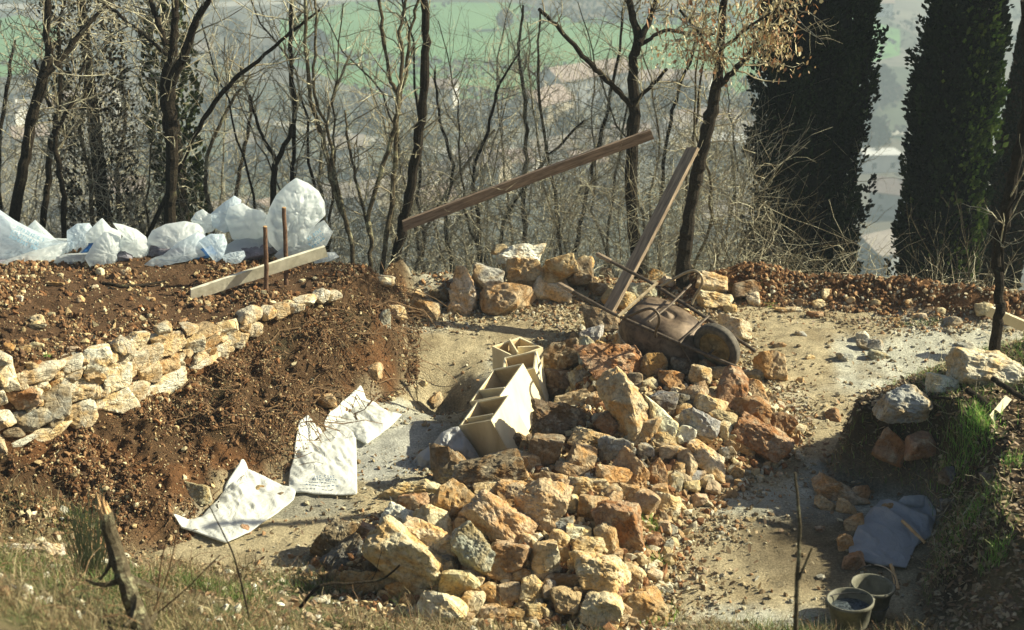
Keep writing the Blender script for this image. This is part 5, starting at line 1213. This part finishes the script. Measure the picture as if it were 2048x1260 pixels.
# generated saplings further down the slope (copied from a few)
PROTO = []
for i in range(6):
    rng = RS(300 + i); root = empty("sapling", (0, 30 + i, 0)); h = rng.uniform(4.2, 6)
    pts = [np.zeros(3)]; d = np.array([rng.normal(0, .1), 0, 1.0])
    for k in range(7): d = unit(d + rng.normal(0, .20, 3) + np.array([0, 0, .15])); pts.append(pts[-1] + d * h / 7)
    P, R = smooth_path(pts, np.linspace(.026, .006, 8), 3, .02, rng)
    mb = MB(); mb.tube(P, R, 7, False); mb.build("trunk", M['bark2' if i % 2 else 'bark'], root, world=False)
    mb = MB(); grow(mb, P, R, rng, 34, 1.0, .007, .28, 2, None, .12); mb.build("branches", M['twig'], root, world=False); PROTO.append(root)
rng = RS(5); used = set()
spots = []
for i in range(66):
    px = -40 + 1620 * ((i * .6180339) % 1) + rng.normal(0, 14); Y = 16.3 + 8.5 * rng.rand() ** 1.2
    x = (px - 1024) / FPX * (Y * CP + 8 * SP); spots.append((px, x, Y))
nm = ["slender", "bushy", "crooked", "straight", "leaning", "dense"]
def nearest_lm(px):
    L = [("the leftmost oak", 60), ("the tangled thicket", 230), ("the stout forked oak", 340), ("the bright white bag", 490), ("the tallest white bag", 597), ("the pale saplings", 720), ("the leaning plank-bearing trunk", 830), ("the plank's lower half", 930), ("the plank's middle", 1050), ("the plank's upper half", 1180), ("the side-limbed oak", 1266), ("the leaf-bearing oak", 1400), ("the left cypress", 1560)]
    return min(L, key=lambda l: abs(l[1] - px))
for i, (px, x, Y) in enumerate(sorted(spots)):
    k = i % 6; c = PROTO[k] if k not in used else copy_tree(PROTO[k]); used.add(k)
    z = ground_z(x, Y); c.location = (x, Y, z - .05); c.rotation_euler = (0, 0, rng.rand() * 6.28); s = rng.uniform(.75, 1.15) * (1 + (Y - 16) * .03); c.scale = (s, s, s)
    n, lx = nearest_lm(px); lab = f"{nm[k]} twiggy sapling {'nearer' if Y < 18 else 'farther' if Y < 21 else 'far'} down the slope {'left of' if px < lx else 'right of'} {n}"
    if lab in used_labels: lab = lab.replace("twiggy sapling", random.choice(["thin", "short", "tall", "fine"]) + " twiggy sapling")
    used_labels[lab] = 1; tag(c, lab, "sapling", "saplings on the slope behind")
# brush: tangle of low twigs nobody could count
def brush(name, n, fx, seed, L=(.25, .9), mat='twig', r=.0032):
    rng = RS(seed); P0 = fx(rng, n); D = rng.normal(0, 1, (n, 3)) * np.array([1, .8, .8]) + np.array([0, 0, .5]); mb = MB()
    walks(mb, P0, D, rng.uniform(*L, n), r * rng.uniform(.5, 1.7, n), seed + 1)
    return tag(mb.build(name, M[mat], None), kind='stuff')
def fx(rng, n):
    y = 15.3 + 6.5 * rng.rand(n) ** 1.3; px = rng.uniform(-60, 1520, n); x = (px - 1024) / FPX * (y * CP + 8 * SP); return np.stack([x, y, H(x, y) + rng.rand(n) ** 1.0 * (.6 + .80 * (y - 14.5))], 1)
brush("undergrowth", 17000, fx, 41, (.3, 1.2), r=.0026)
def fx2(rng, n):
    px = rng.uniform(1480, 2070, n); y = rng.uniform(15.2, 17, n); x = (px - 1024) / FPX * (y * CP + 8 * SP); return np.stack([x, y, H(x, y) + rng.rand(n) * .7], 1)
brush("undergrowth", 900, fx2, 42)
def shrub(label, px, py, Y, n, h, seed, spread=.3, mat='bark2', r=.008, name="bare_shrub"):
    p = atY(px, py, Y); gz = ground_z(p[0], p[1]); root = tag(empty(name, (p[0], p[1], gz)), label, "shrub", "bare shrubs"); rng = RS(seed); mb = MB(); mt = MB()
    for i in range(n):
        a = np.array([p[0] + rng.normal(0, .05), p[1] + rng.normal(0, .05), gz - .03]); top = max(p[2] - gz, 0) + h * rng.uniform(.6, 1.1); d = unit([rng.normal(0, spread), rng.normal(0, spread * .6), 1]); P = [a]
        for k in range(7): d = unit(d + rng.normal(0, .10, 3)); P.append(P[-1] + d * top / 7)
        R = np.linspace(r, r * .3, 8); P2, R2 = smooth_path(P, R, 2, .003, rng); mb.tube(P2, R2, 5, False); grow(mt, P2, R2, rng, 7, h * .32, r * .5, .4, 0, None, .3)
    mb.build("stems", M[mat], root); mt.build("twigs", M[mat], root)
shrub("pale bare shrub spreading in front of the left cypress", 1500, 560, 15.6, 9, 1.5, 51, .42)
shrub("pale shoots rising before the right cypress, left clump", 1905, 580, 15.2, 6, 1.15, 52, .28)
shrub("pale shoots beside the bent right trunk", 1955, 590, 15.0, 7, 1.25, 53, .28)
shrub("thin bare stem poking up left of the right cypress's shoots", 1820, 575, 15.0, 2, .35, 54, .1)
shrub("brown shrub tangled at the foot of the leaf-bearing oak", 1440, 560, 15.7, 8, 1.2, 55, .4)

# tangled ivy-covered dead conifer on the left and the cypresses
def profile_crown(root, ctr, z0, z1, rad, n, seed, cols, size, core=True, lumps=.20, mat='needles', name="crown", arc=None):
    rng = RS(seed); zz = rng.uniform(0, 1, n); th = rng.uniform(0, 2 * math.pi, n) if arc is None else rng.normal((arc[0] + arc[1]) / 2, (arc[1] - arc[0]) / 3.2, n); u = rng.rand(n) ** 2.2
    R0 = np.interp(zz, *rad)
    P3 = np.stack([np.cos(th) * 1.6, np.sin(th) * 1.6, zz * (z1 - z0) * 1.1], -1) + seed
    bump_ = 1 + lumps * fbm(P3, 1.9, 4, .7)
    r = R0 * bump_ * (1 - .42 * u)
    c = np.stack([ctr[0] + np.cos(th) * r, ctr[1] + np.sin(th) * r, z0 + zz * (z1 - z0)], -1) - np.array(root.location)
    out = np.stack([np.cos(th), np.sin(th), np.full(n, 1.3)], -1) + rng.normal(0, .45, (n, 3)); out /= np.linalg.norm(out, axis=1)[:, None]
    sd = np.cross(out, rng.normal(size=(n, 3))); sd /= np.linalg.norm(sd, axis=1)[:, None]
    L = size * rng.uniform(.6, 1.5, n)[:, None]; w = L * .32
    V = np.stack([c - out * L * .5, c + sd * w, c + out * L * .6, c - sd * w], 1)
    third = np.cross(out, sd) * w; V2 = np.stack([c - out * L * .5, c + third, c + out * L * .6, c - third], 1)
    V = np.concatenate([V, V2]).reshape(-1, 3); F = np.arange(len(V)).reshape(-1, 4)
    colr = palette(n, rng, cols, None, .35) * (1 + .35 * fbm(P3, 2.6, 2)[:, None]); colr = np.clip(colr, .004, .5)
    mesh_np(name, V, F, M[mat], cols=np.concatenate([np.repeat(colr, 4, 0)] * 2), parent=root)
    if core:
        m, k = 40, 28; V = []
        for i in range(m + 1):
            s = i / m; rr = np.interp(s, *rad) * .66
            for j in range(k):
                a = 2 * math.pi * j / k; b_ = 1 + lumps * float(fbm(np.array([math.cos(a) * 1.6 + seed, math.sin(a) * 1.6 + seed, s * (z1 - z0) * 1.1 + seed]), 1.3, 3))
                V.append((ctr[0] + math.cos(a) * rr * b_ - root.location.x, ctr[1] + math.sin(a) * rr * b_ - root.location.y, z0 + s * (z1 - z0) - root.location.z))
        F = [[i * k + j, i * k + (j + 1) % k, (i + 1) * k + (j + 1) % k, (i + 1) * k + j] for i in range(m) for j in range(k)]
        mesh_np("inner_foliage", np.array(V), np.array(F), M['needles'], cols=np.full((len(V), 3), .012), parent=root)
def plumes(root, ctr, z0, z1, rad, npl, per, seed, cols, size=.055):
    rng = RS(seed); s = rng.rand(npl); th = rng.rand(npl) * 6.283; R = np.interp(s, *rad) * rng.uniform(.62, 1.0, npl); PL = rng.uniform(.35, .95, npl); PR = rng.uniform(.07, .15, npl)
    base = np.stack([ctr[0] + np.cos(th) * R, ctr[1] + np.sin(th) * R, z0 + s * (z1 - z0)], 1); ax = np.stack([np.cos(th) * .28, np.sin(th) * .28, np.ones(npl)], 1) + rng.normal(0, .12, (npl, 3)); ax /= np.linalg.norm(ax, axis=1)[:, None]
    n = npl * per; k = np.repeat(np.arange(npl), per); t = rng.rand(n); rr = PR[k] * np.sin(np.pi * np.clip(t * .92 + .06, 0, 1)) ** .8 * np.sqrt(rng.rand(n)); v = rng.normal(size=(n, 3)); v -= (v * ax[k]).sum(1)[:, None] * ax[k]; v /= np.linalg.norm(v, axis=1)[:, None]
    c = base[k] + ax[k] * ((t - .35) * PL[k])[:, None] + v * rr[:, None] - np.array(root.location)
    out = ax[k] * 1.0 + v * .8 + rng.normal(0, .3, (n, 3)); out /= np.linalg.norm(out, axis=1)[:, None]; sd = np.cross(out, rng.normal(size=(n, 3))); sd /= np.linalg.norm(sd, axis=1)[:, None]
    L = (size * rng.uniform(.6, 1.5, n))[:, None]; w = L * .30; t3 = np.cross(out, sd) * w
    V = np.concatenate([np.stack([c - out * L * .5, c + q, c + out * L * .6, c - q], 1) for q in (sd * w, t3)]).reshape(-1, 3)
    pc = palette(npl, rng, cols, None, .45)[k] * rng.uniform(.7, 1.3, (n, 1)); mesh_np("crown", V, np.arange(len(V)).reshape(-1, 4), M['needles'], cols=np.concatenate([np.repeat(pc, 4, 0)] * 2), parent=root)
def cypress(label, px, wpx, Y, seed, n, size=.10, top=7.5, cols=((.012, .021, .009), (.022, .036, .013), (.007, .013, .007)), rad=None, name="cypress", core=True, greenery=False, plume=False):
    p = atY(px, 560, Y); gz = ground_z(p[0], p[1]); root = tag(empty(name, (p[0], p[1], gz)), label, "cypress tree", None); R = wpx / 2 * depth_of(p) / FPX
    mb = MB(); mb.tube([(p[0], p[1], gz - .1), (p[0], p[1], gz + 2), (p[0], p[1], top - .5)], [.13, .10, .02], 8); mb.build("trunk", M['bark'], root)
    rad = rad or ([0, .06, .3, .6, .85, 1], [R * .7, R * .98, R, R * .92, R * .6, R * .05])
    if plume: plumes(root, (p[0], p[1]), gz + .1, top, rad, n, 95, seed, cols, size); profile_crown(root, (p[0], p[1]), gz + .25, top, (rad[0], [q * .9 for q in rad[1]]), 9000, seed, cols, .07, True, name="inner_sprays")
    else: profile_crown(root, (p[0], p[1]), gz + .25, top, rad, n, seed, cols, size, core)
    if greenery: profile_crown(root, (p[0], p[1]), gz + .6, top - .4, (rad[0], [q * 1.05 for q in rad[1]]), 7000, seed, ((.07, .12, .025), (.12, .17, .04), (.05, .09, .02)), .075, False, name="greenery", arc=(-1.5, .5))  # leaves coloured brighter on the right flank, standing in for sunlight on it
    return root
cypress("broad dark cypress right of the leaf-bearing oak", 1598, 210, 18.2, 3, 760, .06, plume=True)
cypress("tall dark cypress with a sunlit green right flank", 1868, 148, 17.6, 5, 640, .06, plume=True, greenery=True)
cypress("narrow half-bare cypress at the right, behind the bent trunk", 2000, 74, 19.0, 8, 14000, .08, 3.0, ((.030, .035, .018), (.05, .05, .022), (.06, .04, .025)), core=True)
cypress("dark green conifer low behind the forked oak", 376, 100, 17.6, 11, 2600, .08, 4.6, ((.035, .05, .018), (.05, .065, .02)), core=False)
r_ = cypress("dead ivy-tangled conifer filling the left thicket", 222, 150, 17.2, 13, 6500, .05, 6.0, ((.04, .028, .016), (.06, .04, .02), (.03, .04, .016), (.025, .015, .01)), core=False)
rng = RS(88); mb = MB(); gz = r_.location.z
n = 2600; th = rng.rand(n) * 6.28; R_ = .72 * rng.uniform(.5, 1.35, n); walks(mb, np.stack([np.cos(th) * R_, np.sin(th) * R_, rng.uniform(.2, 7.4, n)], 1), rng.normal(0, 1, (n, 3)), rng.uniform(.3, .8, n), rng.uniform(.0025, .008, n), 89, 6, .4)
mb.build("tangled_stems", M['twig'], r_, world=False)
# far trees in the valley
rng = RS(61)
FT = [(640, 120, "dark hazy clump of trees high left of the green field"), (470, 95, "blue hazy tree beside the small white house"), (90, 190, "tall hazy blue tree behind the leftmost oak"), (120, 215, "broad hazy tree behind the slim dark tree"), (1010, 60, "hazy tree on the green field's left half"), (1240, 45, "hazy tree standing at the top of the green field"),
      (1760, 200, "hazy tree high between the two cypresses"), (1745, 300, "hazy round tree in the middle between the two cypresses"), (1500, 240, "hazy tree at the left edge of the left cypress"), (1340, 280, "hazy tree under the white two-storey house"), (1130, 300, "hazy tree below the long grey block"), (930, 270, "hazy bush below the green field's left corner"), (560, 330, "hazy tree behind the thin dark trees"), (740, 270, "hazy tree behind the middle pale sapling"),
      (1742, 590, "hazy tree lowest between the two cypresses"), (430, 260, "hazy tree behind the long arching limb"), (820, 350, "hazy tree behind the leaning plank-bearing trunk"), (1420, 400, "hazy tree behind the leaf-bearing oak"), (1220, 430, "hazy tree behind the plank's upper part"), (300, 330, "hazy tree behind the ivy-tangled conifer")]
for i, (px, py, lab) in enumerate(FT):
    p = atZ(px, py, -95); root = tag(empty("valley_tree", (p[0], p[1], -95)), lab, "tree", "hazy trees in the valley"); h = rng.uniform(7, 12); R = h * rng.uniform(.28, .42)
    mb = MB(); mb.tube([(p[0], p[1], -95.2), (p[0], p[1], -95 + h * .5)], [.3, .15], 6); mb.build("trunk", M['bark'], root)
    profile_crown(root, (p[0], p[1]), -95 + h * .15, -95 + h, ([0, .2, .5, .8, 1], [R * .4, R * .95, R, R * .7, R * .1]), 1100, 70 + i, ((.04, .06, .025), (.06, .07, .035), (.05, .045, .03)), .9, False, .5)
xs_, ys_ = rng.uniform(-220, 260, 9000), rng.uniform(250, 700, 9000)
dens = fbm2(xs_, ys_, .02, 3); k = (dens > .12) & ~((ys_ > 440) & (ys_ < 640) & (xs_ > -75) & (xs_ < 95)); xs_, ys_ = xs_[k], ys_[k]
for _a, _b in [((560, 125), (1560, 190)), ((700, 205), (1480, 215)), ((1050, 6), (1500, 60)), ((60, 150), (560, 120)), ((380, 232), (1900, 275)), ((1040, 40), (1400, 48)), ((300, 350), (900, 380)), ((1700, 240), (1800, 200))]:
    _p, _q = atZ(*_a, -95), atZ(*_b, -95); _t = rng.rand(420); xs_ = np.concatenate([xs_, _p[0] + (_q[0] - _p[0]) * _t + rng.normal(0, 1, 420)]); ys_ = np.concatenate([ys_, _p[1] + (_q[1] - _p[1]) * _t + rng.normal(0, 1, 420)])
n = len(xs_)
c = np.stack([xs_, ys_, -95 + rng.rand(n) ** .7 * 5.5], -1); sd = rng.normal(size=(n, 3)); sd /= np.linalg.norm(sd, axis=1)[:, None]; t2 = np.cross(sd, rng.normal(size=(n, 3))); t2 /= np.linalg.norm(t2, axis=1)[:, None]
V = np.stack([c - sd * 1.3, c + t2 * .9, c + sd * 1.3, c - t2 * .9], 1).reshape(-1, 3)
tag(mesh_np("distant_woodland", V, np.arange(len(V)).reshape(-1, 4), M['needles'], cols=np.repeat(palette(n, rng, [(.06, .055, .04), (.05, .06, .03), (.09, .07, .05)]), 4, 0)), kind='stuff')

# ================================================================== STICKS, ROOTS, FOREGROUND
def stick(label, pts, mat, r0, r1, group="sticks and twigs", name="stick", cat="stick", twigs=0, seed=1, cut=False):
    rng = RS(seed); W = [np.array(p) for p in pts]; P, R = smooth_path(W, np.linspace(r0, r1, len(W)), 5, r0 * .12, rng)
    root = tag(empty(name, W[0]), label, cat, group); mb = MB(); mb.tube(P, R, 9); mb.build("shaft", M[mat], root)
    if twigs: mb = MB(); grow(mb, P, R, rng, twigs, .25, r1 * .6, .2, 0); mb.build("twigs", M[mat], root)
    if cut: d = unit(P[0] - P[1]); mb = MB(); mb.tube([P[0] + d * .001, P[0] + d * .006], [r0 * .92, r0 * .85], 9); mb.build("cut_end", M['cutwood'], root)
    return root
def g(px, py, off=.03): p = onH(px, py, off); return p
stick("thick dark stick with a pale cut end pointing at the white rock", [g(1934, 778, .16), g(1965, 803, .10), g(2002, 836, .04)], 'bark', .026, .024, cut=True, seed=2)
stick("dark stick at the right edge crossing over the pale lath", [g(1985, 757, .14), g(2020, 780, .10), g(2052, 800, .08)], 'bark', .022, .02, cut=True, seed=3)
stick("long thin branch lying behind the grey boulder", [g(1835, 788, .04), g(1880, 796, .05), g(1930, 797, .06)], 'bark', .016, .010, seed=4)
stick("short pale branch lying under the long thin branch", [g(1838, 795, .03), g(1868, 806, .05), g(1895, 822, .03)], 'bark2', .014, .010, seed=5)
stick("broken pale stick standing over the blue plastic sheet", [g(1805, 1042, .10), g(1826, 1062, .10), g(1850, 1086, .07)], 'cutwood', .014, .012, seed=6)
stick("short broken stump of twig beside the rear bucket", [g(1795, 1180, .0), g(1788, 1150, .05), g(1781, 1128, .10)], 'cutwood', .018, .012, seed=7)
board("lath", g(1982, 838, .04), g(2016, 796, .10), .055, .02, M['pine'], "pale lath stuck between the dark sticks", cat="board", wdir=(.3, -.8, .5))
stick("dark branch lying across the red terrace soil", [g(205, 566, .02), g(240, 572, .03), g(285, 570, .03), g(330, 562, .05)], 'bark', .018, .010, seed=8)
st = [atY(212, 1024, 6.35), atY(222, 1075, 6.35), atY(240, 1130, 6.3), atY(262, 1195, 6.25), atY(300, 1290, 6.2)]
stick("thick broken dead stem, blurred, close to the camera at lower left", st, 'bark2', .034, .052, "blurred plants close to the camera", "broken_stem", "dead stem", 6, 9)
_o = [o for o in COL.objects if o.name.startswith("broken_stem")][0]; _mb = MB()
for _i in range(7):
    _a = _i * .9; _p = st[0] + np.array([math.cos(_a) * .022, math.sin(_a) * .022, -.03]); _mb.tube([_p, _p + np.array([-.012, 0, .05]), _p + np.array([-.02 + .006 * (_i % 3), .004, .06 + .022 * (_i % 4)])], [.014, .010, .002], 5)
_mb.build("splinters", M['cutwood'], _o)
stick("thin upright stem, blurred, in front of the shaded pit", [atY(1590, 1290, 6.3), atY(1595, 1150, 6.3), atY(1599, 1050, 6.3), atY(1590, 945, 6.3)], 'bark2', .014, .006, "blurred plants close to the camera", "upright_stem", "dead stem", 0, 10)
stick("side shoot of the thin blurred stem", [atY(1597, 1160, 6.3), atY(1612, 1125, 6.3), atY(1624, 1095, 6.28)], 'bark2', .008, .005, "blurred plants close to the camera", "side_shoot", "dead stem", 0, 11)
stick("dark twig arching before the pile's left tip", [atY(600, 1215, 7.4), atY(640, 1172, 7.4), atY(700, 1166, 7.45), atY(765, 1158, 7.5), atY(800, 1130, 7.5)], 'bark', .011, .006, "blurred plants close to the camera", seed=12, twigs=4)
stick("thin dark twig standing before the spread sack", [atY(500, 1240, 7.0), atY(470, 1120, 7.0), atY(448, 1070, 7.0), atY(418, 1010, 7.0)], 'bark', .006, .003, "blurred plants close to the camera", seed=13, twigs=3)
stick("pale dry stalk leaning right at lower left", [atY(300, 1240, 6.6), atY(335, 1150, 6.6), atY(358, 1050, 6.6)], 'root', .005, .003, "blurred plants close to the camera", "dry_stalk", "stalk", 2, 14)
stick("pale dry stalk nearly upright at lower left", [atY(315, 1240, 6.7), atY(318, 1160, 6.7), atY(330, 1090, 6.7), atY(352, 1040, 6.7)], 'root', .006, .003, "blurred plants close to the camera", "dry_stalk", "stalk", 2, 15)
stick("pale dry stalk bent low towards the right", [atY(310, 1230, 6.5), atY(370, 1180, 6.5), atY(440, 1110, 6.5)], 'root', .005, .003, "blurred plants close to the camera", "dry_stalk", "stalk", 2, 16)
# grey green broom in front of the bank
rb = tag(empty("broom_shrub", atY(175, 1080, 7.4)), "grey-green broom-like shrub, blurred, before the red bank", "shrub"); rng = RS(90); mb = MB()
for i in range(90):
    b0 = np.array(rb.location) + [rng.normal(0, .03), rng.normal(0, .03), -.45]; d = unit([rng.normal(0, .13), rng.normal(0, .1), 1]); P = [b0]
    for k in range(5): d = unit(d + rng.normal(0, .06, 3)); P.append(P[-1] + d * rng.uniform(.10, .17))
    mb.tube(P, np.linspace(.004, .0016, 6), 3, False)
M['broom'] = mat_plain("grey green stems", (.14, .16, .09), (.26, .28, .17), 20, .8); mb.build("stems", M['broom'], rb)
# dead twigs on the near bank and right bank, roots in the cut bank
def lowtwigs(name, n, f, box, seed, mat, L=(.06, .3), r=.003, zup=.05, drop=False):
    x, y, rng = sample(n, box, f, seed); mb = MB()
    walks(mb, np.stack([x, y, H(x, y) + rng.rand(n) * zup], 1), rng.normal(0, 1, (n, 3)) * np.array([1, 1, .35]), rng.uniform(*L, n), r * rng.uniform(.4, 1.5, n), seed, 4, .35, (.1, -.1, -.25) if drop else (0, 0, 0))
    return tag(mb.build(name, M[mat], None), kind='stuff')
lowtwigs("dead_twigs", 2200, f_ng, (-3.8, 2.8, 4.6, 9.5), 91, 'root', (.05, .28), .0028, .08)
lowtwigs("bank_twigs", 420, f_rg, (2.6, 5.4, 7.8, 11.8), 92, 'twig', (.05, .3), .003, .08)
lowtwigs("bank_roots", 850, lambda x, y: f_bank(x, y) * sstep(-3.4, -1.6, x), (-4.6, -.7, 8.5, 13.9), 93, 'root', (.08, .45), .0042, .03, True)
lowtwigs("hanging_roots", 320, lambda x, y: f_bank(x, y) * sstep(-3.0, -1.6, x), (-4.6, -.7, 9.5, 13.9), 193, "root", (.25, .8), .006, .08, True)
lowtwigs("path_twigs", 260, lambda x, y: f_path(x, y) * 1.0, (-2.5, 5.4, 8.2, 14.9), 94, 'twig', (.05, .25), .003, .01)
lowtwigs("ridge_twigs", 420, lambda x, y: (np.abs(y - back_edge(x)) < .45) * in_view(x, y), (-1.4, 5.4, 13.6, 15.6), 95, 'twig', (.08, .45), .0035, .12)

# ================================================================== HAZE
hz = bpy.data.meshes.new("haze"); bm = bmesh.new(); bmesh.ops.create_cube(bm, size=1); bm.to_mesh(hz); bm.free()
ho = obj("haze", hz); ho.scale = (2600, 2600, 111); ho.location = (0, 1000, -96.5 + 55.5); tag(ho, kind='stuff')
mh = bpy.data.materials.new("haze"); mh.use_nodes = True; nt = mh.node_tree; nt.nodes.remove(nt.nodes["Principled BSDF"])
pv = nt.nodes.new("ShaderNodeVolumePrincipled"); pv.inputs["Density"].default_value = .0013; pv.inputs["Color"].default_value = (.52, .63, .69, 1); pv.inputs["Anisotropy"].default_value = .1
nt.links.new(pv.outputs[0], nt.nodes["Material Output"].inputs["Volume"]); hz.materials.append(mh); ho.display_type = 'WIRE'
